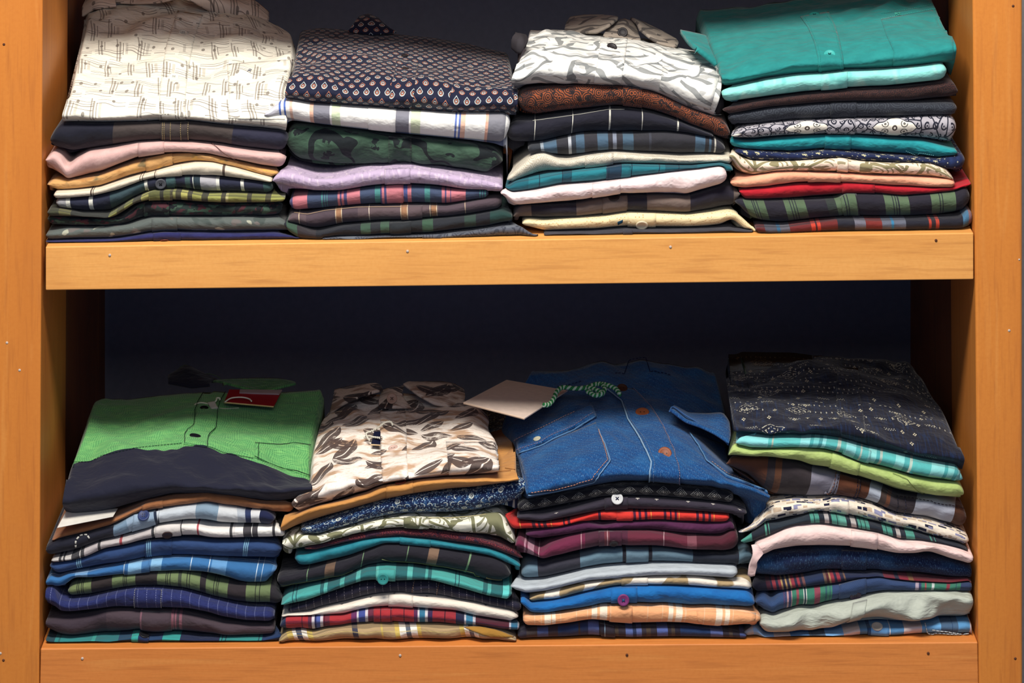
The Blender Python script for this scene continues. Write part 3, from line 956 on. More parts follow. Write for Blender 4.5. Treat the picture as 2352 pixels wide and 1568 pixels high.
def cord(S, name, pts, r, mat, parent=None, twist=None, mat2=None, crop=None):
    """a cord through crop points (x, y, depth); twist = number of turns for a two-ply string"""
    ox, oy, sc = crop or S.crop
    p = smooth_path([W(ox + x/sc, oy + y/sc, Y) for x, y, Y in pts], 14)
    V, F, FM = [], [], []
    if not twist: tube_into(V, F, p, r, 7); FM = [0]*len(F)
    else:
        for s_ in (0, 1):
            q = []; f0 = len(F)
            for i, a in enumerate(p):
                d = (p[min(i+1, len(p)-1)] - p[max(i-1, 0)]).normalized(); x = d.cross(Vector((0, 0, 1)))
                x = x.normalized() if x.length > 1e-6 else Vector((1, 0, 0)); y = x.cross(d); t = math.pi * s_ + twist * 2*math.pi * i / len(p)
                q.append(a + (x*math.cos(t) + y*math.sin(t)) * r * 0.55)
            tube_into(V, F, q, r * 0.72, 6); FM += [s_] * (len(F) - f0)
    return link(name, V, F, None, parent, mats=[mat, mat2 or mat], fm=FM)

def embroider(S, txt, x, y, size, mat, crop=None, slant=0.0):
    sh = S.cur; ox, oy, sc = crop or S.crop
    loc, no, _, _ = hit(sh, ox + x/sc, oy + y/sc)
    cu = bpy.data.curves.new('monogram', 'FONT'); cu.body = txt; cu.size = 1.0; cu.space_character = 0.72; cu.extrude = 0.04; cu.offset = -0.02; cu.shear = slant
    tmp = bpy.data.objects.new('tmp', cu); COL.objects.link(tmp)
    dg = bpy.context.evaluated_depsgraph_get(); me = bpy.data.meshes.new_from_object(tmp.evaluated_get(dg))
    bpy.data.objects.remove(tmp)
    ax, ay, az = frame_of(no); K = size / sc * PX
    me.transform(Matrix.Translation(loc + az * 0.0018) @ Matrix((ax, ay, az)).transposed().to_4x4() @ Matrix.Scale(K, 4))
    me.materials.append(mat)
    o = bpy.data.objects.new('embroidered_monogram', me); COL.objects.link(o); o.parent = sh.root
    o.matrix_parent_inverse = sh.root.matrix_basis.inverted()
    return o

class Stack:
    def __init__(s, crop, shelf, group, lim=(0, 0)):
        s.xl, s.xr = [(q - 1176) * PX * (DIST + .1) / DIST for q in lim]
        s.crop = crop; s.shelf = shelf; s.group = group; s.top = None; s.back = None; s.cur = None
# ------------------------------------------------------------------ the room and the cabinet
def build_cabinet():
    wv = p_wood('varnished_wood_upright', 'Z', (230,150,50), (208,126,34))
    wh = p_wood('varnished_wood_board', 'X', (246,184,98), (228,158,70))
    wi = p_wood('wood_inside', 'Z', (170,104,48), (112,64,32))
    bk = plain('back_board_lifted_shade', (144,152,172), 0.9, 0.05)  # pale bluish tone puts lifted shade into the back board's colour
    fl = plain('floor_tile', (150,140,128), 0.5); wl = plain('wall_paint', (205,200,190), 0.9)
    o = link('floor', [(-3,-5,0),(3,-5,0),(3,1.2,0),(-3,1.2,0),(-3,-5,-.05),(3,-5,-.05),(3,1.2,-.05),(-3,1.2,-.05)], [(0,1,2,3),(7,6,5,4),(0,4,5,1),(1,5,6,2),(2,6,7,3),(3,7,4,0)], fl, smooth=False); tag(o, kind='structure')
    o = link('wall_back', [(-3,.62,0),(3,.62,0),(3,.62,2.9),(-3,.62,2.9),(-3,.72,0),(3,.72,0),(3,.72,2.9),(-3,.72,2.9)], [(0,1,2,3),(7,6,5,4),(0,4,5,1),(1,5,6,2),(2,6,7,3),(3,7,4,0)], wl, smooth=False); tag(o, kind='structure')
    cab = empty('shelving_cabinet', (0, 0.3, 0)); bpy.context.view_layer.update()
    tag(cab, 'honey coloured wooden cabinet with two open shelves full of folded shirts', 'cabinet')
    # uprights: the inner edges lean a little, as in the photograph
    zt = W(0, -420).z
    xl0, xl1 = pf(98, 0)[0], pf(90, 1568)[0]; zz0, zz1 = pf(0, 0)[1], pf(0, 1568)[1]
    sl = (xl1 - xl0) / (zz1 - zz0)
    L = lambda z: xl0 + sl * (z - zz0)
    xr0, xr1 = pf(2234, 0)[0], pf(2248, 1568)[0]; sr = (xr1 - xr0) / (zz1 - zz0)
    Rr = lambda z: xr0 + sr * (z - zz0)
    pl = prism('upright', [(-0.665, 0.0), (L(0), 0.0), (L(zt), zt), (-0.665, zt)], 0.0, 0.20, wv, cab, 0.002)
    pl['label'] = 'left wooden upright'
    pr = prism('upright', [(Rr(0), 0.0), (pf(2349, 800)[0], 0.0), (pf(2348, 0)[0], zt), (Rr(zt), zt)], 0.0, 0.20, wv, cab, 0.003)
    pr['label'] = 'right wooden upright'
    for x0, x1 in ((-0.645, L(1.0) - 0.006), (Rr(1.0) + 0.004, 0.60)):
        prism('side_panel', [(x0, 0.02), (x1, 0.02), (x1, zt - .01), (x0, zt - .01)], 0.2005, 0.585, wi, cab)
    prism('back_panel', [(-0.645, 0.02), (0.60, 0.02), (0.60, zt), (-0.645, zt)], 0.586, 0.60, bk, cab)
    # boards
    wb = p_wood('varnished_wood_lower_board', 'X', (236,154,70), (216,132,50))
    def board(tl, tr, br, bl, drop, wh=wh):
        a, b, c, d = pf(*tl), pf(*tr), pf(*br), pf(*bl)
        nose = prism('shelf', [a, b, c, d], 0.0006, 0.030, wh, cab, 0.0014)
        th = 0.02
        V = [(L(a[1]) + .001, .0301, a[1]), (Rr(b[1]) - .001, .0301, b[1]), (Rr(b[1]) - .001, .0301, b[1]-th), (L(a[1]) + .001, .0301, a[1]-th)]
        V2 = [(x, .585, z) for x, y, z in V]
        o = link('shelf_board', V + V2, [(0,1,2,3),(7,6,5,4),(0,4,5,1),(1,5,6,2),(2,6,7,3),(3,7,4,0)], wh, nose, smooth=False)
        return nose
    m_ = board((104.5, 567), (2236.5, 535), (2236.5, 642), (104.5, 667), 0)
    b_ = board((93, 1490), (2246, 1475), (2248, 1575), (91, 1590), 0, wb)
    t_ = board((104.5, -352), (2235, -375), (2235, -260), (104.5, -252), 0)
    za = W(0, 1592).z
    lo = prism('plinth', [(L(0.2) + .001, 0.005), (Rr(0.2) - .001, 0.005), (Rr(.2) - .001, za - .012), (L(.2) + .001, za - .012)], 0.004, 0.024, wb, cab, 0.001)
    # nails and small knocks
    nm = plain('nail_head', (214,196,180), 0.4); dk = plain('nail_hole', (110,64,34), 0.7)
    def nail(px, py, par, m, r=0.0016):
        c = W(px, py, 0); V, F = [], []
        for (rr, y) in ((1.0, 0.0008), (1.0, -0.0001), (0.7, -0.0005), (0.01, -0.0006)):
            for k in range(12):
                a = k*math.pi/6; V.append((c.x + rr*r*math.cos(a), y, c.z + rr*r*math.sin(a)))
        for i in range(3):
            for k in range(12): F.append((i*12+k, i*12+(k+1) % 12, (i+1)*12+(k+1) % 12, (i+1)*12+k))
        link('nail_head', V, F, m, par)
    for x, y in ((16, 787), (45, 850), ): nail(x, y, pl, nm)
    nail(9, 102, pl, dk); nail(8, 1516, pl, dk); nail(1, 1500, pl, nm)
    nail(2327, 14, pr, dk); nail(2318, 759, pr, nm); nail(2341, 596, pr, nm, .0012); nail(2332, 1512, pr, dk)
    for x, y in ((252, 586), (936, 577), (1540, 567)): nail(x, y, m_, nm)
    nail(2150, 552, m_, dk)
    nail(189, 1512, b_, nm); nail(919, 1505, b_, nm); nail(2132, 1500, b_, dk); nail(1440, 1504, b_, dk)
    return cab
build_cabinet()
# ------------------------------------------------------------------ upper shelf, far left stack
S = Stack((80, 250, 3.675), 0, 'folded shirts in the far left stack of the upper shelf', (108,640))
thin(S, 'indigo shirt lying on the board at the bottom of the upper shelf\'s far left stack',
  '95,1110 400,1115 700,1090 950,1050 1100,1038 1500,1046 1750,1050 2020,1040 2190,1060 2240,1110', '95,1142 2245,1142', solid('indigo_cotton', (54,56,112), (40,42,90)))
placket(S, 1000, 1230); button(S, 1095, 1122, 46, (120,64,52), holes=0, face=.2)
thin(S, 'grey green shirt with cream flecks, second from the bottom of the upper far left stack',
  '95,1040 280,1005 500,1005 800,975 1000,920 1200,918 1500,925 1700,915 2110,925', '100,1095 400,1110 700,1085 950,1045 1100,1035 1500,1045 1750,1048 2000,1038 2230,1032', p_blobs('grey_camo', (104,112,108), [(86,96,92), (122,116,112), (176,178,160)], 34, .63))
placket(S, 985, 1200)
thin(S, 'dark green and maroon leafy shirt squeezed under the olive plaid one',
  '110,900 300,905 600,925 750,905 880,805 960,780 1300,792 1700,800 2090,785', '120,970 400,985 700,975 900,928 1000,915 1300,905 1700,915 2080,905', p_blobs('dark_foliage', (50,64,60), [(74,100,84), (94,54,62), (32,38,44)], 75, .54))
placket(S, 915, 1130)
thin(S, 'thin olive plaid shirt below the checked shirt with a grey button',
  '110,850 200,845 400,888 600,912 650,882 800,782 950,710 1000,690 1200,690 1450,728 1700,722 2115,733', '120,900 300,900 500,908 620,918 700,890 850,790 960,765 1200,770 1500,785 1700,795 2110,775',
  striped('olive_plaid', (110,2115), '110 #4c4e3c 200 #6e6c48 300 #3c3e38 620 #84864c 690 #5c5c3e 760 #84864c 830 #4e4c3c 900 #9c9a5a 965 #84864c 1050 #46443a 1085 #84864c 1140 #6c664a 1165 #93935a 1185 #54503e 1230 #b0ac62 1290 #54503e 1330 #949450 1410 #4e4c3a 1460 #a0a258 1570 #54503e 1610 #b4b078 1630 #949450 1790 #54503e 1830 #8a8c4c 1950 #5c5840 1990 #a2a45a', None, hor=[(0.013,0.002,0.0042,'#3a3c32',0.55)]))
placket(S, 960, 1160)
thin(S, 'navy and teal checked shirt with white ladder stripes and a grey button',
  '180,755 300,750 480,735 700,690 930,600 1130,562 1400,570 1700,590 2000,622', '190,830 300,860 470,890 600,905 700,832 850,742 1000,690 1300,705 1500,720 1800,722 2010,702',
  striped('ladder_check', (185,2005), '180 #a2a2a4 268 #d8d8cc 300 #33374c 458 #d8d8cc 492 #33374c 640 #43595f 928 #d8d8cc 955 #2e3246 1110 #4b6a6c 1190 #2e3246 1270 #47605f 1310 #2e3246 1330 #d0d4c8 1343 #33444e 1400 #adacb0 1530 #d4d4ca 1562 #32364c 1735 #d4d4ca 1765 #32364c 1930 #43605f', None, wob=.002))
placket(S, 950, 1180); button(S, 1062, 630, 46, (96,98,104), face=.5, thread=(40,42,48))
thin(S, 'cream shirt with fine brown stripes under the mustard floral shirt',
  '165,700 330,694 540,674 750,604 950,549 1150,494 1350,457 1500,457 1700,500 1850,545 2005,585', '165,750 300,745 480,730 700,682 900,602 1080,560 1300,565 1600,575 1800,590 2000,612',
  striped('cream_fine_stripe', (165,2005), '165 #e8dcc4', '473:9 489:7 888:6 908:6 1010:7 1588:8 1601:5 #6a5a4e', wob=.002))
placket(S, 1020, 1240)
thin(S, 'mustard tan shirt with a faint floral print below the pink one',
  '110,630 150,595 250,600 380,592 550,562 750,482 930,417 1100,380 1300,370 1500,387 1700,432 1900,492 2060,522', '120,640 180,680 330,690 540,670 750,600 950,545 1150,490 1350,450 1500,452 1700,497 1850,540 2005,575',
  p_blobs('mustard_floral', (216,168,104), [(196,146,84), (226,178,84), (150,130,90)], 48, .60, 1.4, 12), wr=1.4)
placket(S, 935, 1160)
thin(S, 'dusty pink shirt with its left end folded up, below the charcoal shirt',
  '92,425 150,357 230,400 268,500 330,440 450,370 650,340 880,290 1080,275 1300,285 1600,320 1900,365 2120,385', '95,435 180,560 262,602 380,590 550,550 700,482 870,412 1100,372 1300,366 1450,376 1700,430 1900,482 2100,512',
  solid('dusty_pink', (226,188,180), (214,172,166), weave=1.3), wr=1.2)
placket(S, 870, 1090); seam(S, '1485,295 1560,345 1640,395 1710,428', (120,80,74))
thin(S, 'charcoal and black blocked shirt with pale stitching, right below the white printed shirt',
  '135,195 230,120 600,120 1060,115 1300,110 1660,150 2140,195', '120,335 300,380 500,350 800,305 1080,272 1290,280 1600,312 1900,355 2115,382',
  striped('charcoal_block', (128,2128), '120 #262736 652 #544b48 1662 #36364a', wob=.001, mottle=.14))
placket(S, 1062, 1300)
for x in (1075, 1090, 1142, 1230, 1292): seam(S, f'{x+4},125 {x},190 {x+4},262', (206,184,130), r=.0003, dash=(.0016, .0009), lift=.0022, name='stitching')
# the white printed shirt on top
S.crop = (80, 0, 3.675)
ms = p_strokes('white_brushstroke_print')
loft(S, 'white shirt with brown brushstroke and dot print, topmost in the upper far left stack', [
  (.020, '240,1024 700,1030 1050,1012 1500,1050 2120,1100'),
  (.004, '232,968 700,975 1050,955 1500,990 2128,1030'),
  (.030, '270,840 700,850 1100,840 1600,870 2112,860'),
  (.12, '335,560 700,600 1100,590 1620,590 2188,530'),
  (.20, '385,330 700,340 1100,330 1620,370 2200,400'),
  (.27, '425,145 700,130 1200,110 1700,170 2185,290'),
  (.32, '415,80 700,30 1200,-20 1700,90 2090,225')], ms, wr=1.2)
patch(S, 'placket', '1205,95 1150,250 1110,380 1070,620 1050,830 1050,1012', '1420,130 1365,260 1330,400 1290,620 1272,830 1275,1012', du=(.008,.003))
patch(S, 'pocket', '1622,545 1640,760 1632,1000', '2178,505 2140,760 2110,1010', du=(.011,.006), m=20)
button(S, 1250, 285, 44, (225,224,210), face=.2, thread=(200,200,190)); button(S, 1172, 655, 44, (240,240,228), face=.2, thread=(220,220,210))
embroider(S, 'R', 1785, 612, 62, plain('grey_thread', (96,100,128)), slant=.4)
mc = p_strokes('white_brushstroke_print_collar_shaded', (236,216,196))  # collar copy of the print, ground tinted tan to paint in shelf shade
o = sheet(S, 'collar', [([.26,.27,.29,.31], '1190,-30 1330,10 1480,90 1640,165'), ([.27,.28,.30,.32], '1290,-50 1500,-10 1760,90 1935,200'), ([.31,.32,.33,.34], '1350,-120 1600,-30 1850,10 1970,110')], mc, S.cur.root, .003)
sheet(S, 'collar', [([.31,.30,.28,.26], '690,30 850,40 1050,30 1200,-5'), ([.33,.32,.31,.29], '600,-30 800,-30 1000,-60 1190,-90')], mc, S.cur.root, .003)
sheet(S, 'sleeve', [([.30,.29,.29], '412,145 500,85 690,60'), ([.31,.30,.30], '415,70 520,0 680,20'), ([.34,.33,.33], '450,0 540,-60 680,-40')], mc, S.cur.root, .004)

# ------------------------------------------------------------------ upper shelf, second stack
S = Stack((600, 0, 2.703), 0, 'folded shirts in the second stack of the upper shelf', (668,1168))
thin(S, 'grey jacquard shirt lying on the board at the bottom of the upper second stack',
  '380,1505 450,1480 700,1470 900,1462 1100,1450 1300,1430 1500,1400 1600,1395 1710,1460', '380,1512 1720,1508', p_rings('grey_jacquard', (100,104,114), (66,70,82), 70, .2, 30, .8, (122,128,136)))
placket(S, 1000, 1120)
thin(S, 'dark green and black checked shirt, second from the bottom of the upper second stack',
  '140,1370 300,1432 350,1442 500,1407 700,1390 900,1378 1100,1360 1300,1342 1500,1305 1560,1322', '150,1420 250,1500 340,1500 400,1480 600,1465 800,1460 1000,1450 1200,1430 1400,1410 1560,1370',
  striped('dark_green_check', (145,1560), '140 #2b2e38 160 #46604f 225 #403a3e 340 #2d2f36 618 #46604f 680 #34383c 740 #4a6452 792 #34383c 1000 #466450 1065 #33363c 1260 #3c5048 1330 #2e3038 1420 #2c4c48', None))
placket(S, 800, 930)
thin(S, 'mauve brown shirt with tan stripes under the pink and blue plaid',
  '165,1355 200,1320 280,1330 400,1305 600,1285 800,1282 1000,1277 1150,1280 1350,1240 1490,1217', '170,1370 300,1420 350,1430 500,1402 700,1385 900,1375 1100,1355 1300,1337 1495,1302',
  striped('mauve_tan_stripe', (168,1492), '165 #6a5a5e 280 #5c4e56 600 #6a5a5e 1100 #5e5058', '234:5 #d0bda0;458:5 #d0bda0;464:32 #a47c5c;497:5 #d0bda0;669:5 #cfc0ae;866:5 #d0bda0;871:32 #a47c5c;905:4 #d0bda0;1047:5 #d0bda0;1053:32 #a47c5c;1087:4 #d0bda0;1263:5 #c0a890', wob=.002))
placket(S, 870, 1000); seam(S, '205,1325 290,1335 400,1311 600,1291 870,1288', (200,170,130), r=.0003)
thin(S, 'pink, navy and green plaid shirt in the middle of the upper second stack',
  '175,1225 300,1205 500,1190 700,1162 850,1147 1050,1162 1200,1177 1410,1175', '180,1315 350,1305 600,1290 800,1275 950,1275 1100,1285 1250,1277 1410,1245',
  striped('pink_navy_plaid', (178,1410), '175 #4a3f86 197 #cc7682 287 #1e4069 375 #2c8a88 383 #1e4069 390 #2c8a88 398 #1e4069 405 #2c8a88 412 #1e4069 475 #cc7682 490 #3e3f7c 500 #cc7682 512 #3e3f7c 530 #cf7a86 612 #1e4069 703 #2c8a88 738 #463a80 747 #cc7682 765 #3e3f7c 775 #cf7a86 885 #3e4f92 908 #cc7682 932 #1e4069 1015 #2c8a88 1046 #1e4069 1117 #cc7682 1138 #3e3f7c 1150 #cf7a86 1266 #1e4069', '1170:6 #3e3f7c;1355:6 1370:6 1385:6 #2c8a88', twill=.12))
placket(S, 742, 880, du=(0,0))
thin(S, 'lilac heather shirt drooping over its neighbours on both sides',
  '72,1105 110,1065 200,1070 330,1107 450,1107 600,1072 760,1050 920,1045 1100,1070 1250,1095 1400,1115 1500,1140', '80,1130 200,1175 330,1190 500,1190 680,1162 850,1147 1050,1157 1180,1167 1350,1190 1500,1190',
  p_blobs('lilac_heather', (198,178,204), [(176,158,184), (216,198,214)], 200, .56, 1, 8, .3), yf=.006)
placket(S, 765, 925)
thin(S, 'dark green shirt with black swirling leaves below the white plaid shirt',
  '150,830 200,785 320,785 420,802 660,832 830,852 1050,872 1300,897 1450,935 1500,975', '165,960 240,1010 500,1040 800,1045 1000,1040 1250,1065 1425,1095',
  p_swirl('green_swirl'), wr=2.2)
placket(S, 790, 930)
thin(S, 'white shirt with grey, blue and peach plaid, jutting out over the printed white stack',
  '20,702 100,642 160,627 300,655 500,668 700,680 900,695 1100,710 1400,713 1545,712', '30,715 100,735 320,777 420,790 660,820 830,840 1050,860 1300,885 1500,905 1528,897',
  striped('white_plaid', (25,1540), '20 #d8d8e0 112 #5c7cc4 124 #f4f2ee 140 #5c7cc4 152 #f6f2ea 178 #eec8b4 196 #faf8f2 300 #eec0a8 322 #8e8e98 424 #fbfaf4 436 #d6e4c0 490 #fbfaf4 832 #8e8e98 914 #fbfaf4 926 #dce6c6 985 #fbfaf4 1198 #7088cc 1212 #faf8f2 1222 #7088cc 1236 #f2c8b0 1266 #fbfaf4 1388 #f2c0a8 1408 #94949c 1512 #fbfaf4', None, hor=[(0.2, .0,.021,'#5a74a8',.42)], wob=.001), yf=.0, wr=.8)
placket(S, 662, 830, du=(0,0)); 
S.cur.uv0[:, :, 1] *= 1
md = p_drops('navy_drop_print')
loft(S, 'navy shirt with rust and white drop print, topmost in the upper second stack', [
  (.020, '152,622 400,645 800,682 1100,705 1400,718 1580,712'),
  (.003, '148,575 400,590 800,605 1100,625 1400,645 1592,640'),
  (.030, '172,480 400,475 800,490 1100,510 1400,530 1588,545'),
  (.11, '198,390 400,360 800,385 1200,440 1565,470'),
  (.19, '213,290 400,262 800,290 1200,345 1558,400'),
  (.28, '232,190 400,175 800,205 1200,255 1540,330')], md, wr=1.1)
patch(S, 'placket', '838,370 830,440 800,560 788,690', '975,400 960,460 950,580 925,700', du=(.007,.004))
patch(S, 'pocket', '1190,520 1170,600 1160,712', '1560,560 1575,640 1570,718', du=(.006,.006))
button(S, 893, 432, 24, (66,56,56), face=.1, holes=2); button(S, 890, 350, 22, (58,50,52), face=.1, holes=2)
sheet(S, 'collar', [([.26,.25,.26], '540,200 690,222 840,205'), ([.27,.265,.27], '580,150 680,140 770,165'), ([.29,.29,.29], '610,110 665,96 720,118')], p_drops('navy_drop_print_collar'), S.cur.root, .003)

# ------------------------------------------------------------------ upper shelf, third stack
S = Stack((1120, 0, 2.703), 0, 'folded shirts in the third stack of the upper shelf', (1178,1672))
thin(S, 'plain charcoal shirt lying on the board at the bottom of the upper third stack',
  '350,1488 400,1442 550,1446 850,1422 1100,1427 1300,1422 1500,1415 1640,1455', '350,1500 1650,1477', solid('charcoal_heather', (76,74,82), (58,58,66), weave=2.2))
placket(S, 840, 900)
thin(S, 'pale yellow dotted shirt with blue drops, second from the bottom of the upper third stack',
  '215,1372 240,1355 350,1368 500,1355 700,1345 870,1320 1050,1325 1250,1335 1400,1320 1500,1305 1550,1320 1620,1382 1670,1425', '220,1390 340,1430 500,1440 700,1430 850,1412 1100,1422 1300,1417 1450,1400 1520,1352 1565,1400 1650,1448',
  p_sprig('pale_yellow_dots', (242,228,180), (206,150,92), .010, .008, .10, .5, (214,164,106)), wr=1.2)
placket(S, 870, 1045); button(S, 958, 1405, 38, (232,222,192), face=.1, holes=0)
patch(S, 'blue_drop_print', '806,1378 808,1395', '840,1362 838,1382', mat=P((44,96,128), .8, .1), thick=.0003, n=6, m=6)
thin(S, 'taupe and charcoal block check shirt with a dark button under the pale pink one',
  '160,1330 180,1290 230,1275 350,1272 550,1267 700,1232 850,1217 1050,1217 1230,1227 1350,1192 1500,1147 1565,1190', '165,1345 350,1355 550,1350 720,1340 900,1322 1100,1327 1250,1327 1400,1310 1530,1290 1565,1205',
  striped('taupe_block', (162,1565), '160 #786860 270 #36323e 550 #7c6c64 868 #38343f 988 #7c6c64 1256 #36323f 1525 #6e625c', None, wob=.001, weave=1.8))
placket(S, 715, 865, du=(0,0)); button(S, 785, 1230, 36, (52,44,48), face=.1, holes=2)
thin(S, 'glossy pale pink shirt rising to the right in the upper third stack',
  '80,1180 95,1160 150,1200 300,1187 450,1157 650,1142 850,1117 1000,1094 1250,1057 1480,1032', '95,1215 180,1280 300,1270 500,1260 700,1227 850,1207 1050,1212 1230,1225 1350,1192 1490,1142',
  solid('pale_pink_satin', (252,232,228), (246,216,214), rough=.6, wr=1.6, weave=.5), wr=1.5, yf=.001)
placket(S, 650, 825)
thin(S, 'teal tartan shirt sandwiched between cream floral and pale pink ones',
  '110,1168 170,1127 300,1107 450,1077 600,1057 700,1047 850,1024 1100,1030 1300,1030 1500,1020 1522,1042', '110,1172 160,1197 300,1182 450,1157 650,1132 850,1112 1000,1092 1300,1052 1510,1060',
  striped('teal_tartan', (112,1520), '110 #176a78 250 #1c7d8a 460 #145c6c 520 #1e8692 735 #28485e 830 #1c7a86 1100 #18606e 1300 #1a6e7a', '320:4 460:5 750:4 790:4 890:5 1010:4 1060:4 1180:5 #123c50', hor=[(.02,.003,.003,'#123c50',.5)]))
placket(S, 735, 890)
thin(S, 'cream shirt with pale scrolling flowers and a raised left corner',
  '120,1100 200,1030 290,952 350,942 430,985 500,992 620,967 780,947 950,962 1200,977 1400,967 1520,962', '145,1135 250,1120 350,1092 450,1062 550,1047 700,1040 850,1022 1100,1027 1300,1027 1515,1012',
  p_rings('cream_scroll', (226,218,200), (196,186,162), 120, .1, 34, .8), wr=1.3)
placket(S, 605, 780)
thin(S, 'black and slate blue striped shirt with a rolled pocket, upper third stack',
  '250,905 330,895 510,857 560,842 750,837 900,840 1100,822 1250,827 1400,852 1475,900', '260,960 350,950 500,975 650,960 850,955 1050,965 1250,985 1390,990 1470,962',
  striped('black_slate_stripe', (255,1472), '250 #28303c 330 #98a4ae 348 #4a6a82 428 #2a2b38 502 #b8bcc2 520 #2d3a4c 545 #4c6c84 602 #2b2b38 682 #4c6c84 745 #2b2b38 776 #868fa0 800 #2b2b38 838 #4a6a80 905 #292a36 1000 #3e4250 1012 #2a2a36 1285 #4c6c84 1348 #292a36 1372 #4c6c84 1385 #2a2a36 1402 #c8c4b8 1414 #2a2a38', None, twill=.05))
thin(S, 'black shirt with widely spaced white pinstripes below the brown print shirt',
  '130,770 270,752 450,722 600,702 750,674 900,682 1050,712 1170,747 1300,792 1400,832', '120,890 300,903 500,855 540,842 700,837 900,832 1100,822 1250,827 1400,862',
  striped('black_pinstripe', (125,1400), '120 #2a2a38', '285:6 522:6 752:6 952:6 1175:6 #d8d6c8', wob=.006))
seam(S, '280,750 450,728 600,706 750,680 850,680', (205,204,190), r=.0003, lift=.0004, name='white_pinstripe')
thin(S, 'brown and black shirt with a rust scroll print, curling down at its right end',
  '190,580 250,567 400,547 600,532 850,537 1000,562 1100,602 1250,672 1400,722 1480,762 1505,802', '190,700 300,727 450,702 600,687 800,667 950,682 1050,702 1200,752 1350,830 1450,865 1500,862',
  p_rings('rust_scroll', (58,44,44), (176,96,52), 95, .05, 30, .75, (36,34,42)), wr=1.4)
placket(S, 840, 960)
mm = p_marble('white_palm_print')
loft(S, 'white shirt with grey palm leaf print, dark buttons and a standing collar', [
  (.020, '150,525 300,515 640,520 850,528 1000,560 1200,655 1320,705 1400,722'),
  (.003, '148,490 300,440 640,440 850,450 1050,490 1250,570 1440,610'),
  (.030, '180,400 300,350 640,360 850,370 1080,420 1300,440 1455,470'),
  (.08, '205,300 300,282 640,272 850,278 1090,312 1300,345 1430,385'),
  (.14, '242,230 350,205 640,225 850,245 1090,290 1300,325 1380,345'),
  (.22, '250,185 350,180 600,200 850,215 1080,265 1200,295 1300,335')], mm, wr=1.5)
patch(S, 'placket', '700,235 695,300 680,400 658,515', '868,240 862,300 848,400 828,525', du=(.012,.005))
patch(S, 'pocket', '1085,330 1085,430 1065,560', '1420,390 1440,470 1380,680', du=(.02,.006))
button(S, 770, 298, 33, (52,46,48), face=.35, holes=2)
mcl = p_marble('white_palm_print_collar_shaded', (176,164,150), (78,72,72))  # same palm print darkened, shade at the back painted into its colours
sheet(S, 'collar', [([.19,.18,.17,.165], '478,205 570,212 680,212 755,170'), ([.215,.21,.20,.185], '490,160 580,140 700,130 805,130'), ([.24,.235,.23,.21], '515,118 600,106 720,106 808,120')], mcl, S.cur.root, .004)
sheet(S, 'collar', [([.165,.16,.16,.16], '940,190 1000,240 1060,280 1165,305'), ([.185,.18,.18,.18], '920,150 990,195 1090,240 1180,280'), ([.21,.21,.20,.20], '885,122 960,148 1080,205 1165,255')], mcl, S.cur.root, .004)
sheet(S, 'neckband', [([.16,.155,.16], '715,235 830,240 950,265'), ([.185,.175,.185], '745,185 840,170 930,205'), ([.21,.20,.21], '770,150 850,125 920,150')], mcl, S.cur.root, .003)
button(S, 838, 203, 33, (44,38,42), face=.6, holes=2, at=.160)
sheet(S, 'sleeve_cuff', [([.06,.05,.05], '165,300 200,330 240,290'), ([.06,.05,.06], '166,240 200,260 240,270'), ([.075,.07,.08], '170,222 200,225 225,230')], P((74,70,74), .8, .1), S.cur.root, .005)
sheet(S, 'sleeve_cuff', [([.03,.025,.03], '1370,610 1410,600 1450,560'), ([.03,.025,.03], '1385,660 1420,670 1455,640'), ([.035,.03,.035], '1400,700 1425,700 1445,670')], P((70,66,70), .8, .1), S.cur.root, .004)

# ------------------------------------------------------------------ upper shelf, far right stack
S = Stack((1620, 0, 2.8), 0, 'folded shirts in the far right stack of the upper shelf', (1682,2232))
thin(S, 'black tweed shirt with red and blue checks lying on the board at the far right',
  '320,1455 500,1457 700,1432 860,1412 1100,1417 1300,1412 1500,1407 1650,1400 1680,1352 1725,1352', '330,1525 1725,1482',
  striped('red_blue_tweed', (325,1725), '320 #6a2a2c 380 #5a5a66 460 #3a6c8c 480 #6c6a74 540 #7c3030 680 #d04830 705 #552a30 715 #d04830 740 #7a302e 850 #30303c 955 #7c7a86 1030 #86342e 1130 #6e7280 1190 #3a8ab0 1210 #6e7280 1285 #2c2c38 1432 #b8442e 1450 #3a2c34 1475 #b8442e 1498 #2a2a36 1650 #4c7a98 1690 #8a6a70', None, hor=[(.02,.006,.006,'#20222e',.55)], weave=4.5, mottle=.3))
thin(S, 'black and sage green checked shirt under the red one on the upper right',
  '190,1272 270,1297 400,1297 650,1297 860,1285 890,1252 1050,1252 1280,1272 1450,1252 1600,1237 1700,1192', '240,1370 350,1430 500,1450 700,1417 900,1402 1150,1412 1300,1407 1500,1402 1710,1362',
  striped('black_sage_check', (215,1705), '190 #2d2c38 262 #5c7055 400 #322f3a 518 #5f7458 655 #322f3a 790 #3c4440 845 #63785c 975 #312e3a 1155 #63785c 1312 #312e3a 1452 #667c5e 1610 #302d39', '315:5 330:5 345:5 558:5 574:5 590:5 885:5 901:5 917:5 1210:5 1226:5 1242:5 1505:5 1521:5 1537:5 #333840', wob=.002))
placket(S, 880, 985, slant=-30, du=(0,0))
thin(S, 'crimson red shirt with a pointed right end',
  '215,1215 400,1207 600,1182 880,1170 1050,1180 1250,1194 1450,1202 1600,1197 1703,1165', '220,1240 260,1290 400,1290 600,1277 850,1252 1000,1247 1150,1257 1280,1270 1450,1245 1650,1210 1705,1178', solid('crimson', (196,22,46), (178,16,42), wr=1.2))
placket(S, 882, 1090)
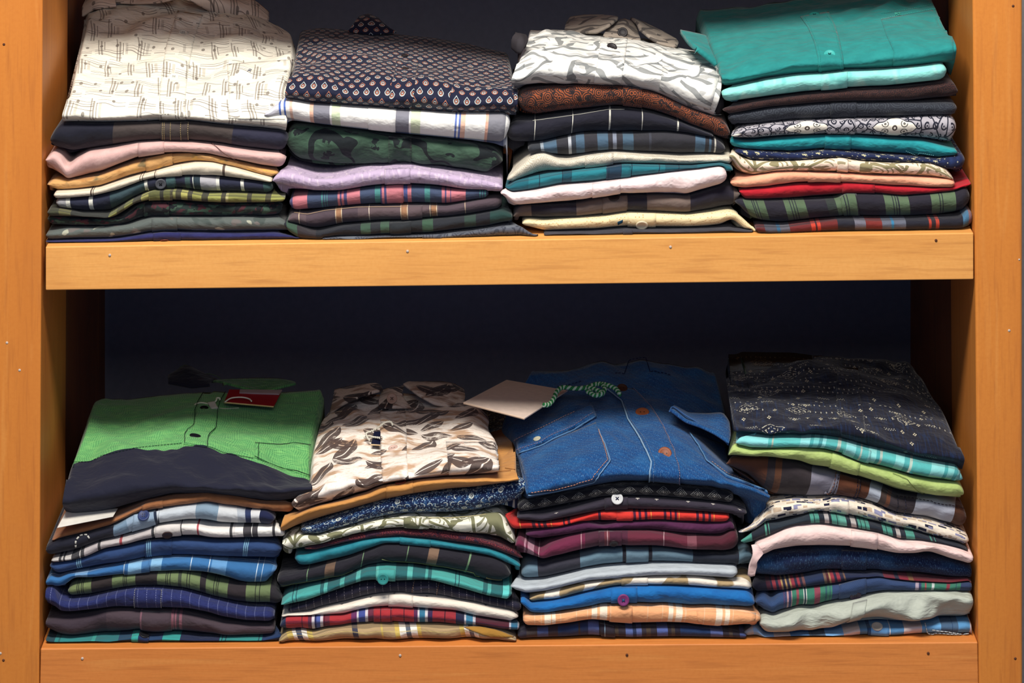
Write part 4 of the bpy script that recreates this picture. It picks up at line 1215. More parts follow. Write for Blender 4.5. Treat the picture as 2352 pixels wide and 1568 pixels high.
thin(S, 'plain peach shirt between the olive leaf print and the red one',
  '160,1162 300,1137 450,1107 560,1102 700,1110 870,1117 1100,1132 1300,1137 1600,1152', '165,1190 250,1210 400,1202 560,1177 700,1167 850,1170 1000,1177 1250,1192 1450,1197 1600,1195', solid('peach_cotton', (252,184,148), (244,168,130), wr=1.5), wr=1.6)
placket(S, 660, 870)
thin(S, 'cream and olive shirt with a broad leaf batik print above the peach one',
  '150,990 175,967 230,1012 300,1037 500,1037 700,1027 860,1014 1000,1037 1200,1047 1450,1050 1550,1090 1590,1140', '160,1010 220,1110 260,1130 350,1130 500,1102 650,1100 850,1110 1100,1125 1300,1132 1592,1147', p_leafline('olive_leaf_batik', (248,226,202), (160,150,112), 42), wr=1.4)
placket(S, 850, 920)
thin(S, 'navy shirt with tiny gold motifs, almost hidden under the bright teal one',
  '190,955 350,972 560,987 770,967 930,977 1100,992 1300,1007 1500,1024 1672,985', '260,1032 500,1032 800,1030 950,1035 1200,1045 1400,1048 1550,1088 1668,1110', p_sprig('navy_gold_motif', (34,46,86), (206,200,160), .013, .0085, .22, .35, (180,180,160), (44,64,110)))
thin(S, 'bright teal shirt under the ornamental black and white print',
  '160,885 250,907 400,897 600,877 800,867 940,867 1150,887 1400,907 1618,962', '160,935 250,955 500,980 560,980 770,962 930,972 1100,987 1300,1002 1500,1020 1618,990', solid('bright_teal', (20,166,172), (8,142,150), wr=1.4), wr=1.4)
placket(S, 770, 938); seam(S, '1290,965 1340,985 1400,1000 1470,1012', (140,215,215), r=.00025, dash=(.0014,.001))
thin(S, 'black, grey and white shirt with ornamental medallions',
  '165,862 240,822 400,797 600,782 790,772 970,770 1200,767 1400,752 1618,750', '175,877 300,892 500,877 700,870 850,862 1000,872 1200,887 1330,897 1500,917 1608,935', p_damask('medallion_print'), wr=.7, uoff=0.0)
placket(S, 785, 965)
thin(S, 'dark grey jacquard shirt with faint scallops, upper right stack',
  '145,735 400,692 800,660 1000,657 1300,662 1618,662', '150,792 250,802 400,792 700,772 900,762 1200,765 1618,748', p_rings('dark_scallop', (56,60,70), (78,84,92), 90, .5, 26, .8))
placket(S, 805, 975)
thin(S, 'dark chocolate brown shirt under the mint one',
  '110,690 300,652 500,622 750,594 950,577 1200,567 1400,547 1600,522 1622,560', '140,732 400,687 800,657 1000,655 1300,655 1622,622', p_rings('dark_chocolate', (58,42,44), (92,58,50), 160, .3, 22, .8))
thin(S, 'light mint shirt just below the big teal shirt',
  '105,575 200,562 400,517 600,492 750,482 910,462 1150,457 1400,432 1552,412', '115,665 300,640 500,617 750,590 920,572 1150,562 1400,537 1555,522', p_blobs('mint_linen', (150,232,222), [(178,234,220), (126,216,208)], 70, .56, 1, 8, .4), yf=-.001)
placket(S, 745, 915)
mt = solid('teal_twill', (24,150,146), (18,134,132), rough=.8, wr=1.2, weave=.7)
loft(S, 'large teal shirt with a button placket, topmost in the upper right stack', [
  (.020, '125,545 250,560 500,498 720,474 900,464 1200,432 1605,394'),
  (.002, '108,500 250,485 500,430 750,400 900,400 1200,370 1615,310'),
  (.035, '90,430 250,380 500,340 720,300 880,300 1200,250 1590,240'),
  (.10, '30,310 250,260 500,230 680,200 860,190 1150,150 1540,140'),
  (.17, '-10,190 250,165 500,120 630,110 800,80 1130,40 1490,25'),
  (.25, '-60,60 250,50 500,20 630,0 800,-30 1100,-60 1450,-60')], mt, wr=1.8)
patch(S, 'placket', '612,112 660,180 700,270 722,370 728,474', '795,80 835,170 865,270 885,370 892,464', thick=.0018)
button(S, 703, 103, 36, (40,160,152), face=.2, thread=(24,110,108)); button(S, 800, 356, 38, (52,184,176), face=.35, thread=(20,90,92))
patch(S, 'pocket', '1130,128 1165,230 1210,330 1205,432', '1510,60 1550,150 1590,240 1600,380', thick=.0012, m=18)
seam(S, '1135,135 1300,100 1505,62', (90,200,190), r=.00025, dash=(.0018,.001), lift=.003); seam(S, '1130,90 1300,70 1490,30', (60,180,170), r=.00025, dash=(.0018,.001), lift=.002)
for ln in ('640,115 680,190 718,280 738,370 742,470', '775,85 815,170 848,270 870,370 875,462'): seam(S, ln, (60,188,178), r=.0002, dash=(.0014,.0008), lift=.003, name='stitching')
embroider(S, 'R2', 1218, 105, 46, plain('teal_thread', (84,200,176)))
sheet(S, 'sleeve', [([.03,.03,.03], '-60,330 -10,370 60,430'), ([.06,.06,.06], '-110,290 -50,300 20,330'), ([.12,.12,.12], '-165,215 -90,230 0,250')], mt, S.cur.root, .006)
# ------------------------------------------------------------------ lower shelf, far left stack
S = Stack((80, 1100, 3.675), 1, 'folded shirts in the far left stack of the lower shelf', (108,640))
thin(S, 'navy and teal plaid shirt lying at the bottom of the lower far left stack',
  '95,1330 150,1352 300,1372 500,1357 800,1327 880,1305 960,1330 1100,1322 1300,1332 1600,1347 1900,1347 2085,1292', '95,1420 2075,1407',
  striped('navy_teal_plaid', (95,2080), '95 #24505c 165 #2c8e8e 200 #2a7274 215 #2c8e8e 480 #36a69c 512 #2a7c80 700 #24506c 812 #2ea69e 875 #22345c 970 #2a4a70 1075 #2ea29c 1225 #232f52 1555 #2c9490 1910 #20406c', '1575:8 1600:8 1880:8 #1c4a5c'))
placket(S, 815, 960); button(S, 920, 1325, 44, (40,40,46), face=.1, holes=0)
thin(S, 'dark plum brown shirt with pink stripes beside its placket, under the navy pinstriped one',
  '80,1185 250,1167 450,1152 600,1122 800,1110 1000,1122 1200,1127 1400,1162 1600,1212 1900,1232 2025,1237', '80,1230 200,1330 300,1350 600,1350 850,1312 1100,1312 1400,1322 1700,1332 2025,1302',
  striped('plum_stripe', (80,2025), '80 #4a3e48 600 #564850', '888:14 #8e6672;1148:20 #8c5e6a;1180:16 #8c5e6a;1218:20 #8c5e6a', wob=.003))
placket(S, 885, 1150, du=(0,0))
thin(S, 'navy pinstriped shirt with its left end curled up',
  '55,950 90,917 170,927 205,1015 300,1032 450,1022 650,972 850,937 1050,937 1250,962 1400,1012 1600,1062 1800,1102 2020,1112', '60,980 130,1090 200,1130 300,1130 450,1112 700,1102 900,1102 1100,1102 1300,1102 1500,1152 1800,1202 2020,1217',
  p_pins('navy_pinstripe', (46,56,112), (128,136,176), .0105, .07, 420, g2=(36,44,92)), wr=1.4)
placket(S, 840, 1065)
for x in (845, 1070): seam(S, f'{x},945 {x-6},1010 {x-3},1090', (190,190,186), r=.00028, dash=(.0016,.001), lift=.0018, name='stitching')
thin(S, 'green and dark brown block striped shirt above the navy pinstripe one',
  '280,912 350,882 500,852 700,812 900,797 1250,792 1400,822 1500,872 1700,902 1980,892 2090,962', '285,990 450,990 650,952 850,932 1050,927 1200,942 1400,982 1550,1032 1700,1052 1850,1072 2080,1070',
  striped('green_brown_block', (282,2085), '280 #78875a 478 #3c3434 654 #75865c 852 #3a3434 1030 #78895e 1210 #4c5446 1236 #78895e 1388 #383236 1440 #708258 1622 #3a3236 1780 #75865c 1982 #363238', '355:6 372:6 389:6 406:6 726:6 742:6 758:6 774:6 1104:6 1120:6 1136:6 1262:6 1282:6 1302:6 1506:6 1524:6 1542:6 1856:6 1874:6 1892:6 #3c4236', wob=.003), wr=1.3)
thin(S, 'light blue plaid shirt drooping at both ends, lower far left stack',
  '85,860 130,802 200,832 280,792 450,777 700,722 950,682 1200,670 1370,667 1600,692 1900,722 2040,732', '90,882 160,915 260,900 330,824 500,822 750,802 1000,797 1250,792 1400,792 1550,832 1700,882 1920,912 2005,832',
  striped('light_blue_plaid', (88,2025), '85 #3a7cb4 340 #78a6d0 450 #3a78b0 790 #8ec0e2 900 #5088ba 980 #8ec0e2 1070 #3e7eb4 1485 #6ca4d2 1610 #3a78ac 1990 #5c90c0', '680:5 695:5 750:6 1310:4 1330:4 1375:6 1435:6 1450:6 1465:6 1845:5 1865:5 1915:4 #c8dcea', hor=[(.03,.006,.0012,'#dce6ea',.7),(.03,.011,.0008,'#dce6ea',.5)]), wr=1.8)
placket(S, 750, 965, du=(0,0))
thin(S, 'medium blue shirt with triple pale stripes, lower far left stack',
  '130,702 300,672 450,642 600,582 900,532 1050,512 1300,522 1600,522 1900,522 2085,552', '150,760 200,800 400,762 600,732 800,702 1000,682 1300,662 1600,680 1900,690 2062,690',
  striped('blue_triple_stripe', (140,2075), '130 #33507e', '285:9 300:8 316:9 866:9 881:8 897:9 1684:9 1699:8 1714:9 #86b6cc', wob=.008, slant=-.1), wr=1.3)
placket(S, 925, 1150)
thin(S, 'white and grey checked shirt with red lines under the blue splash print',
  '145,665 300,642 420,582 560,522 800,482 1000,412 1020,395 1150,380 1370,382 1450,405 1550,410 1800,402 2050,397 2105,432', '150,690 300,690 450,642 600,572 800,537 950,502 1100,492 1350,482 1550,500 1800,496 2000,496 2110,480',
  striped('white_grey_check', (148,2108), '145 #c8c4c0 205 #2c2c36 225 #c4c0bc 240 #2c2c36 262 #c8c4c0 310 #2c2c36 378 #d8d4d0 390 #2c2c36 420 #c0b8b8 538 #2c2c36 556 #c4bcba 718 #a8303c 742 #c4bcba 985 #2c2c36 1012 #dcd6d0 1228 #34343e 1238 #e6e2dc 1366 #b8404c 1384 #e6e2dc 1645 #34343c 1668 #dcd8d4 1694 #eceae4 1762 #3a3640 1828 #e8e6e0 1840 #3a3640 1884 #ecebe4 2002 #2e2e38 2024 #ecebe4', '1605:5 #b8dcc0', twill=.1, wob=.002))
placket(S, 1012, 1230, du=(0,0)); button(S, 1118, 462, 44, (74,54,52), face=.1, holes=0)
thin(S, 'black shirt with a white and pale blue splash print and navy button',
  '85,560 200,510 450,452 690,387 830,302 1000,277 1200,237 1450,208 1600,240 1800,268 1950,266 2030,310', '100,650 300,622 480,572 710,492 900,452 1000,402 1100,378 1300,352 1400,357 1550,387 1800,387 2005,395',
  striped('splash_print', (92,2018), '85 #262838 700 #7e98ae 800 #9ab0c4 1040 #2c3850 1065 #c8d0d6 1380 #8ca4b6 1555 #d0d4d6 1720 #b4bcc4 1800 #34426a 1855 #d4d6d8 1930 #222a50', None, wob=.05, slant=.3, mottle=.35))
patch(S, 'placket', '835,305 830,360 818,440', '1055,272 1040,320 1040,395', du=(.02,.0)); button(S, 920, 312, 50, (48,68,120), face=.3)
for ln in ('345,570 345,520 385,475 440,470 475,520',): seam(S, ln, (214,214,204), r=.0011, dash=(.0035,.002), lift=.0006, name='white_brush_print')
thin(S, 'tan brown shirt with a white card on its end, below the green and navy one',
  '150,495 250,430 450,390 660,332 850,242 950,192 1200,147 1450,118 1700,150 1900,190 2180,192', '155,508 350,480 600,402 700,352 900,262 1050,232 1300,217 1450,207 1700,232 1900,270 2182,290', solid('tan_brown', (176,120,76), (152,102,64), wr=1.3), wr=1.3)
placket(S, 905, 1080)
sh_tan = S.cur
cd = quad(S, 'swing_card', [(270,262,.035), (700,250,.03), (660,318,.004), (190,412,.000)], plain('white_card', (240,236,226), .6), None, .0006)
tag(cd, 'blank white card lying on the tan brown shirt under the navy hem', 'card')
S.crop = (80, 820, 3.459)
mg = p_check_fine('green_mini_check_navy', seam=None)
mn = solid('navy_plain', (34,36,54), (30,32,48), wr=1.1)
mg = p_check_fine('green_mini_check_navy', seam=3/6.0, c=(38,40,60))
loft(S, 'green checked shirt with a navy lower panel, topmost in its stack', [
  (.022, '228,1195 300,1232 500,1222 700,1180 900,1122 1100,1075 1350,1072 1600,1102 1900,1145 2180,1105'),
  (.002, '220,1140 400,1130 600,1100 900,1040 1100,1000 1350,1000 1650,1050 1900,1080 2205,1040'),
  (.030, '250,970 450,965 700,920 1000,880 1200,870 1450,920 1750,980 1950,1010 2195,1000'),
  (.07, '275,850 440,845 560,790 800,735 1175,698 1400,730 1500,775 1740,820 1900,890 2182,972'),
  (.13, '375,590 600,600 900,590 1220,560 1400,580 1700,620 1950,660 2210,700'),
  (.20, '420,420 600,430 900,400 1270,390 1450,390 1800,420 2000,440 2262,440'),
  (.26, '452,350 600,355 900,310 1100,280 1330,270 1600,290 1950,280 2298,250')], mg, wr=1.5)
patch(S, 'placket', '1345,275 1300,370 1262,550 1190,600 1182,695', '1512,285 1460,420 1435,570 1375,640 1365,722', du=(.004,.002), thick=.0014)
for ln in ('1345,280 1302,350 1275,420 1262,545 1205,590 1188,640 1190,690', '1512,290 1468,370 1450,430 1440,570 1385,620 1365,720'): seam(S, ln, (22,44,48), lift=.0026)
seam(S, '278,838 440,835 540,785 800,725 1170,688', (24,70,60), lift=.0012, dash=(.003,.001)); seam(S, '1190,690 1400,722 1500,765 1735,808', (24,70,60), lift=.0014)
patch(S, 'pocket', '1748,688 1740,800', '2185,694 2182,955', du=(.003,.003), m=18)
seam(S, '1745,690 1950,705 2060,690 2185,705', (22,50,48), lift=.0022); seam(S, '1775,690 1768,820', (22,50,48), lift=.0022); seam(S, '1742,795 1850,850 1960,895 2080,912 2180,950', (22,50,48), lift=.0022)
button(S, 1345, 412, 36, (26,28,38), face=.1, holes=0); button(S, 1273, 636, 48, (26,28,38), face=.1, holes=0)
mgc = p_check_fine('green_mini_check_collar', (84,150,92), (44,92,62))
gs = S.cur
sheet(S, 'collar', [([.27,.255,.25,.26,.28], '1500,215 1700,268 1840,306 1900,265 2075,222'), ([.285,.275,.27,.275,.285], '1450,203 1620,225 1780,250 1920,230 2072,218'), ([.30,.30,.30,.30,.30], '1405,200 1550,185 1750,178 1950,182 2060,208')], mgc, gs.root, .003)
sheet(S, 'collar', [([.28,.27,.27], '1060,215 1250,250 1390,235'), ([.30,.30,.29], '1060,165 1210,120 1400,200'), ([.315,.32,.31], '1062,158 1205,72 1460,196')], mn, gs.root, .003)
cord(S, 'collar_piping', [(1055,160,.317), (1120,110,.318), (1200,64,.322), (1310,125,.318), (1400,135,.312), (1470,165,.308), (1465,192,.304), (1405,203,.30)], .0004, P((92,120,84), .8), gs.root)
rt = quad(S, 'price_tag', [(1545,262,.240), (1962,272,.240), (1898,397,.190), (1505,362,.194)], plain('red_card', (178,22,40), .5), None, .0012)
tag(rt, 'red price tag tucked under the collar of the green checked shirt', 'price tag')
quad(S, 'tag_edge', [(1507,358,.1932), (1899,392,.1892), (1896,400,.1882), (1504,366,.1922)], P((226,196,130), .6), rt, .0012)
quad(S, 'tag_label', [(1630,264,.236), (1965,268,.236), (1940,300,.224), (1625,290,.226)], P((178,160,160), .6), rt, .0018)
cord(S, 'tag_cord', [(1510,355,.190), (1560,325,.198), (1640,318,.200), (1700,330,.198), (1722,350,.192)], .0009, P((232,226,206), .8), rt)
cord(S, 'tag_cord', [(1260,410,.205), (1275,375,.203), (1320,362,.201), (1375,372,.199), (1425,400,.197), (1520,412,.195), (1620,405,.20)], .0009, P((226,228,200), .8), rt)
cord(S, 'tag_cord', [(1410,375,.199), (1440,345,.198), (1445,325,.202), (1468,325,.203), (1470,340,.203)], .0009, P((226,228,200), .8), rt)
quad(S, 'tag_clip', [(1375,370,.198), (1430,360,.198), (1458,412,.186), (1405,425,.186)], P((200,200,184), .4), rt, .003)

# ------------------------------------------------------------------ lower shelf, second stack
S = Stack((620, 1120, 3.794), 1, 'folded shirts in the second stack of the lower shelf', (652,1182))
thin(S, 'tan, yellow and white plaid shirt lying on the board under the red plaid one',
  '80,1310 150,1252 280,1242 380,1267 500,1227 700,1192 870,1187 900,1177 1100,1192 1400,1197 1650,1202 1800,1197 2000,1232 2145,1302', '90,1372 130,1392 300,1362 600,1372 850,1367 1200,1362 1600,1360 2148,1352',
  striped('yellow_tan_plaid', (85,2147), '80 #b49a62 272 #cdb44e 322 #e8e4d8 352 #34496c 402 #e8e4d8 452 #ccb450 496 #b89c6c 842 #2a2c4c 884 #b89c6c 1086 #d0b850 1102 #b89c6c 1210 #d4b84c 1252 #f0ece0 1305 #5c6878 1346 #f0ece0 1400 #d4b84c 1438 #b89c6c 1775 #d4b84c 1815 #f0ece0 1850 #6c6c7c 1890 #f0ece0 1930 #ba9e74', None, hor=[(.017,.004,.005,'#6e5c3c',.6),(.017,.010,.0015,'#d8c070',.5)], slant=.4, wob=.002, twill=.1), wr=1.6, yf=.006)
patch(S, 'pocket', '1690,1215 1800,1260 1930,1300', '1830,1205 1990,1245 2145,1305', mat=solid('mustard_lining', (176,132,48)), n=10, m=8)
thin(S, 'red plaid shirt with navy and white bands under the cream sprig shirt',
  '90,1172 130,1117 400,1112 640,1117 750,1082 900,1057 1100,1057 1300,1072 1600,1087 1800,1137 2000,1167 2175,1187', '95,1220 200,1250 380,1260 500,1222 700,1188 860,1190 1000,1182 1300,1188 1600,1202 1850,1202 2172,1232',
  striped('red_plaid', (92,2173), '90 #34405e 140 #b0323a 330 #6c3450 368 #d4ccd0 386 #34386c 402 #5a6cae 440 #d4ccd0 460 #823848 520 #b4343c 705 #74386c 752 #d4ccd0 770 #4a5aa0 828 #d4ccd0 848 #74384e 900 #b4343c 1250 #64305c 1284 #d0ccd0 1300 #347c9c 1350 #d0ccd0 1370 #44305c 1412 #a4343e 1620 #2c2c4c 1690 #c0c0c8 1708 #3c84a4 1762 #c0c0c8 1788 #5c2436 2080 #b8b8c4 2096 #347494 2150 #b8b8c4 2164 #2c3050', '275:5 470:5 960:5 1050:5 1165:5 1520:5 #5e2434', hor=[(.03,.003,.0035,'#2e2848',.45)]))
placket(S, 900, 1065, du=(0,0))
thin(S, 'cream shirt with tiny dark anchor motifs, lower second stack',
  '105,1095 150,1082 320,1092 450,1052 650,1012 850,962 1050,930 1150,925 1300,945 1500,967 1700,987 1900,1032 2110,1072 2165,1102', '105,1115 300,1112 500,1112 640,1115 750,1080 900,1055 1100,1055 1300,1070 1600,1082 1800,1132 2000,1162 2112,1165', p_sprig('cream_anchor', (242,232,216), (70,60,66), .034, .026, .06, .25), wr=1.4)
placket(S, 1030, 1245)
thin(S, 'dark indigo shirt with fine pale pinstripes under the teal plaid one',
  '160,1032 300,992 500,907 700,847 800,817 1000,817 1250,807 1400,802 1600,857 1850,927 2090,977 2190,992', '170,1080 330,1090 500,1042 700,1002 900,952 1100,932 1250,932 1500,962 1700,982 1900,1030 2100,1072 2192,1080', p_pins('indigo_pinstripe', (48,46,68), (150,142,146), .0088, .085, 380, g2=(38,38,54)))
for x in (1262, 1478): seam(S, f'{x},815 {x-18},870 {x-24},925', (170,130,100), r=.0003, dash=(.0018,.001), lift=.0014, name='stitching')
thin(S, 'teal plaid shirt with a matching teal button, lower second stack',
  '100,1002 150,950 300,902 500,852 700,782 850,717 1000,702 1200,712 1350,737 1500,757 1700,812 1900,872 2060,892 2110,892', '110,1012 300,987 500,902 700,842 800,812 900,802 1100,817 1300,792 1400,792 1600,852 1850,922 2092,972',
  striped('teal_plaid', (105,2100), '100 #4cae a8'.replace(' a8','a8')+' 440 #2c7074 468 #5cbab2 500 #2c7478 605 #54b4ac 650 #2c7074 750 #5cbab2 785 #2e7a7c 920 #60beb4 945 #48a8a2 1092 #2c7074 1195 #5cbab2 1240 #2c7478 1345 #54b2aa 1375 #2c7074 1400 #4eb0a8 1850 #2c787a 1885 #54b4ac 1920 #2e7a7c 2020 #64d6d0 2075 #3c8e8c', '198:6 225:6 1605:6 1635:6 #24606a', wob=.003), yf=.004)
placket(S, 925, 1092, du=(0,0)); button(S, 985, 780, 50, (52,160,156), face=.6, lift=.005, holes=2)
thin(S, 'black windowpane shirt with fine green lines and brown bands',
  '60,772 200,752 450,692 700,622 900,542 1000,494 1200,502 1450,532 1700,567 1950,612 2060,662 2100,722', '75,890 200,842 400,822 600,792 750,732 850,702 1000,690 1250,702 1500,747 1800,822 1900,862 2042,850',
  striped('black_windowpane', (68,2070), '60 #2c2a34', '290:9 768:9 1160:10 1685:10 #7a9a74;450:80 #7a6250;1340:85 #8a705c', wob=.004, slant=-.2), wr=1.2)
seam(S, '80,885 190,835 400,812 600,780 730,735', (122,128,92), r=.0005, lift=.0004, name='green_line'); seam(S, '975,620 1100,645 1250,672 1500,705 1830,770', (122,136,92), r=.0005, lift=.0006, name='green_line'); seam(S, '1880,800 1960,835 2030,840', (150,136,92), r=.0005, lift=.0006, name='green_line')
thin(S, 'turquoise sateen shirt stretching right across the lower second stack',
  '215,582 300,582 400,542 600,502 800,442 950,427 1130,420 1400,447 1700,492 1900,522 2050,572 2182,652', '230,680 350,676 500,642 700,602 850,552 950,502 1130,492 1300,512 1500,532 1700,562 1900,592 2080,650 2176,686', solid('turquoise_sateen', (28,146,160), (18,124,142), rough=.65, wr=1.3, weave=.4), wr=1.5)
placket(S, 1130, 1400)
thin(S, 'maroon paisley shirt almost hidden above the turquoise one',
  '300,540 500,477 800,387 1000,357 1170,357 1400,367 1650,397 1850,437 2150,532 2203,590', '400,532 700,452 900,432 1130,427 1400,442 1700,482 1900,512 2150,602 2198,605', p_rings('maroon_paisley', (86,36,54), (134,62,64), 100, .1, 26, .8, (40,40,66)))
thin(S, 'white and olive shirt with a bold leaf print, lower second stack',
  '110,452 200,402 300,402 420,417 700,347 900,292 1170,257 1380,264 1680,287 1900,242 2000,237 2080,330 2138,440', '110,482 130,555 250,547 500,472 800,382 1000,352 1170,352 1400,362 1650,392 1850,432 2120,500', p_leafline('white_olive_leaf', (240,238,220), (140,140,106), 56), wr=1.2)
placket(S, 1165, 1385)
thin(S, 'dark blue shirt with a dense white floral print under the mustard one',
  '270,335 400,312 600,242 850,162 1000,112 1150,77 1400,62 1600,47 1800,32 2000,-20 2170,-50 2235,-80', '275,400 400,412 700,342 900,287 1100,252 1380,252 1600,247 1900,217 2130,142 2235,50', p_blue_floral('blue_floral'), wr=1.8)
tc = cord(S, 'swing_tag', [(1380,262,.004), (1550,260,.003), (1750,246,.003), (1885,229,.004)], .0006, P((190,180,130), .6))
tag(tc, 'edge of a thin card tag peeking out above the white and olive leaf shirt', 'tag')
S.crop = (620, 860, 3.794)
loft(S, 'mustard cotton shirt with a copper button, below the beige leaf print shirt', [
  (.020, '100,1368 250,1302 500,1222 850,1122 1000,1082 1200,1042 1550,992 1800,972 2165,922'),
  (.003, '92,1330 250,1240 500,1165 850,1060 1000,1015 1200,985 1550,945 1800,930 2168,908'),
  (.022, '130,1222 250,1202 500,1122 850,1012 1000,957 1200,927 1550,897 2000,865 2150,850'),
  (.10, '180,1180 500,1100 850,990 1000,930 1200,905 1550,875 1900,790 2142,690'),
  (.17, '220,1120 500,1040 850,930 1200,850 1550,820 1850,690 2125,580'),
  (.20, '240,1100 500,1020 850,910 1200,830 1550,790 1850,640 2090,545')], solid('mustard_cotton', (216,158,82), (200,140,68), wr=1.0), wr=.8)
patch(S, 'placket', '1015,965 1012,1075', '1245,925 1252,1025', n=10, m=10); button(S, 1140, 950, 52, (150,70,52), face=.1, holes=0)
seam(S, '1260,905 1600,890 1900,862 2100,842', (150,92,44), r=.0003, lift=.001); seam(S, '2050,820 2150,835', (150,92,44), r=.0003, lift=.001)
ml = p_leaf('beige_leaf_print')
loft(S, 'beige shirt with dark brown leaf print and open collar, topmost in the lower second stack', [
  (.018, '262,1195 400,1130 600,1080 850,1000 1000,945 1200,910 1550,882 1800,862 1990,848'),
  (.000, '190,1115 350,1062 500,1010 850,940 1000,895 1200,862 1550,832 1800,812 2002,812'),
  (.030, '330,960 500,870 850,815 1000,790 1200,762 1550,722 1800,702 1990,735'),
  (.10, '358,700 500,660 850,610 1000,600 1200,590 1550,560 1800,540 1975,575'),
  (.16, '398,500 600,440 850,430 1000,415 1200,410 1550,405 1750,410 1905,470'),
  (.21, '430,400 600,370 850,350 970,318 1200,312 1500,300 1750,295 1895,345'),
  (.27, '520,300 700,230 900,200 1050,190 1250,170 1450,170 1600,180 1700,220')], ml, wr=1.7)
patch(S, 'placket', '962,318 960,450 962,650 975,850 985,945', '1180,312 1188,450 1192,650 1200,820 1210,905', du=(.012,.006))
patch(S, 'pocket', '1535,590 1545,700 1560,882', '1975,600 1990,700 1995,850', du=(.018,.004), m=16)
mlc = p_leaf('beige_leaf_print_collar_shaded', (214,196,180), (158,128,108), (62,48,48))  # leaf print with all tones lowered, painting the shade on collar and neckband
ls = S.cur
sheet(S, 'collar', [([.24,.225,.22,.235], '525,355 640,270 800,195 985,145'), ([.25,.245,.245,.25], '550,250 680,180 820,130 970,110'), ([.275,.275,.27,.26], '565,145 680,118 820,98 930,85')], mlc, ls.root, .003)
sheet(S, 'collar', [([.255,.225,.215,.22,.24], '1160,95 1290,190 1430,270 1570,290 1690,235'), ([.26,.245,.235,.235,.25], '1180,85 1350,140 1480,190 1600,220 1700,190'), ([.275,.275,.27,.27,.27], '1200,78 1350,74 1500,72 1600,90 1685,140')], mlc, ls.root, .003)
sheet(S, 'neckband', [([.22,.21,.22], '950,300 1080,300 1230,300'), ([.235,.225,.235], '960,220 1060,190 1150,200'), ([.26,.25,.26], '985,145 1060,125 1165,110')], mlc, ls.root, .003)
button(S, 1063, 212, 48, (184,150,130), face=.6, at=.215, thread=(120,90,80)); button(S, 1075, 648, 44, (232,200,186), face=.1, holes=2)
embroider(S, 'R2', 1650, 608, 44, plain('pink_thread', (232,196,180)))
bt = quad(S, 'swing_tag', [(908,500,.108), (964,502,.108), (962,620,.080), (880,614,.080)], plain('navy_card', (24,30,64), .5), None, .0012); tag(bt, 'small navy tag on a white cord on the beige leaf print shirt', 'tag')
quad(S, 'tag_edge', [(881,608,.0795), (962,614,.0795), (962,622,.0785), (879,617,.0785)], P((226,196,150), .6), bt, .0012)
cord(S, 'tag_cord', [(1070,440,.132), (1050,412,.136), (1000,418,.132), (950,455,.122), (890,490,.106), (840,510,.102), (845,545,.094), (870,575,.088)], .0011, P((226,222,206), .8), bt, twist=10)
cord(S, 'tag_cord', [(820,552,.098), (860,535,.098), (900,545,.092), (958,552,.086)], .0011, P((226,222,206), .8), bt, twist=5)

# ------------------------------------------------------------------ lower shelf, third stack
S = Stack((1140, 1100, 3.675), 1, 'folded shirts in the third stack of the lower shelf', (1192,1722))
thin(S, 'navy, brown and slate plaid shirt lying on the board under the orange plaid one',
  '180,1282 300,1252 550,1232 800,1197 950,1232 1150,1257 1400,1242 1600,1237 1950,1272 2105,1292', '182,1362 2112,1362',
  striped('navy_brown_plaid', (182,2108), '180 #383444 250 #4c4444 340 #50608e 432 #423a44 520 #2a446e 690 #4a4040 705 #2c4068 772 #5c6ca0 860 #332f3e 905 #86a4b8 918 #3a3440 995 #54483e 1030 #3a3440 1085 #5c70a8 1150 #2c3c60 1180 #5c6ca0 1222 #3a3440 1265 #54483e 1300 #3a3440 1350 #5c6eaa 1442 #38323e 1475 #524840 1500 #2e2c3e 1545 #284470 1800 #5c6ca0 1905 #38323e 1960 #524840 1990 #34303e 2050 #4c5c90', None, hor=[(.022,.002,.005,'#26283c',.5)], weave=2.2))
placket(S, 880, 1000, slant=-20, du=(0,0))
thin(S, 'orange shirt with white plaid bands, second from the bottom of the lower third stack',
  '225,1152 350,1147 550,1132 800,1092 900,1070 1150,1072 1450,1082 1600,1107 1800,1097 2100,1107 2232,1142', '230,1235 400,1245 550,1222 800,1192 950,1222 1150,1252 1400,1232 1600,1227 1700,1252 1950,1265 2205,1220',
  striped('orange_plaid', (228,2225), '225 #f6b47e 405 #fae6cc 455 #f4bc8a 468 #fae6cc 500 #f6b47e 800 #fae6cc 850 #f4bc8a 872 #fae6cc 935 #f6b47e 1450 #fae6cc 1490 #f4bc8a 1510 #fae6cc 1562 #f6b47e 1848 #fae6cc 1905 #f4bc8a 1925 #fae6cc 1960 #f6b47e', '320:5 375:7 540:7 670:5 765:6 960:6 1065:5 1270:5 1395:6 1590:7 1745:5 1820:6 1985:7 2110:5 #f6c498', hor=[(.028,.008,.004,'#f8d4ae',.5)], wob=.003), wr=1.5, yf=.001)
placket(S, 955, 1150, du=(0,0)); patch(S, 'pocket', '1690,1115 1700,1200 1760,1240', '2190,1130 2190,1190 1960,1262', n=10, m=14)
thin(S, 'bright blue shirt with a purple button',
  '205,1002 240,987 275,1052 450,1042 650,1002 850,952 980,922 1200,912 1450,912 1800,932 2130,952 2182,1000', '210,1040 280,1120 400,1130 550,1112 800,1087 900,1067 1150,1067 1400,1077 1600,1102 1900,1102 2172,1097', solid('bright_blue', (10,122,190), (6,104,172), wr=1.2), wr=1.3, yf=.002)
placket(S, 968, 1190); button(S, 1070, 1010, 50, (148,66,132), face=.6, lift=.004, thread=(30,120,160))
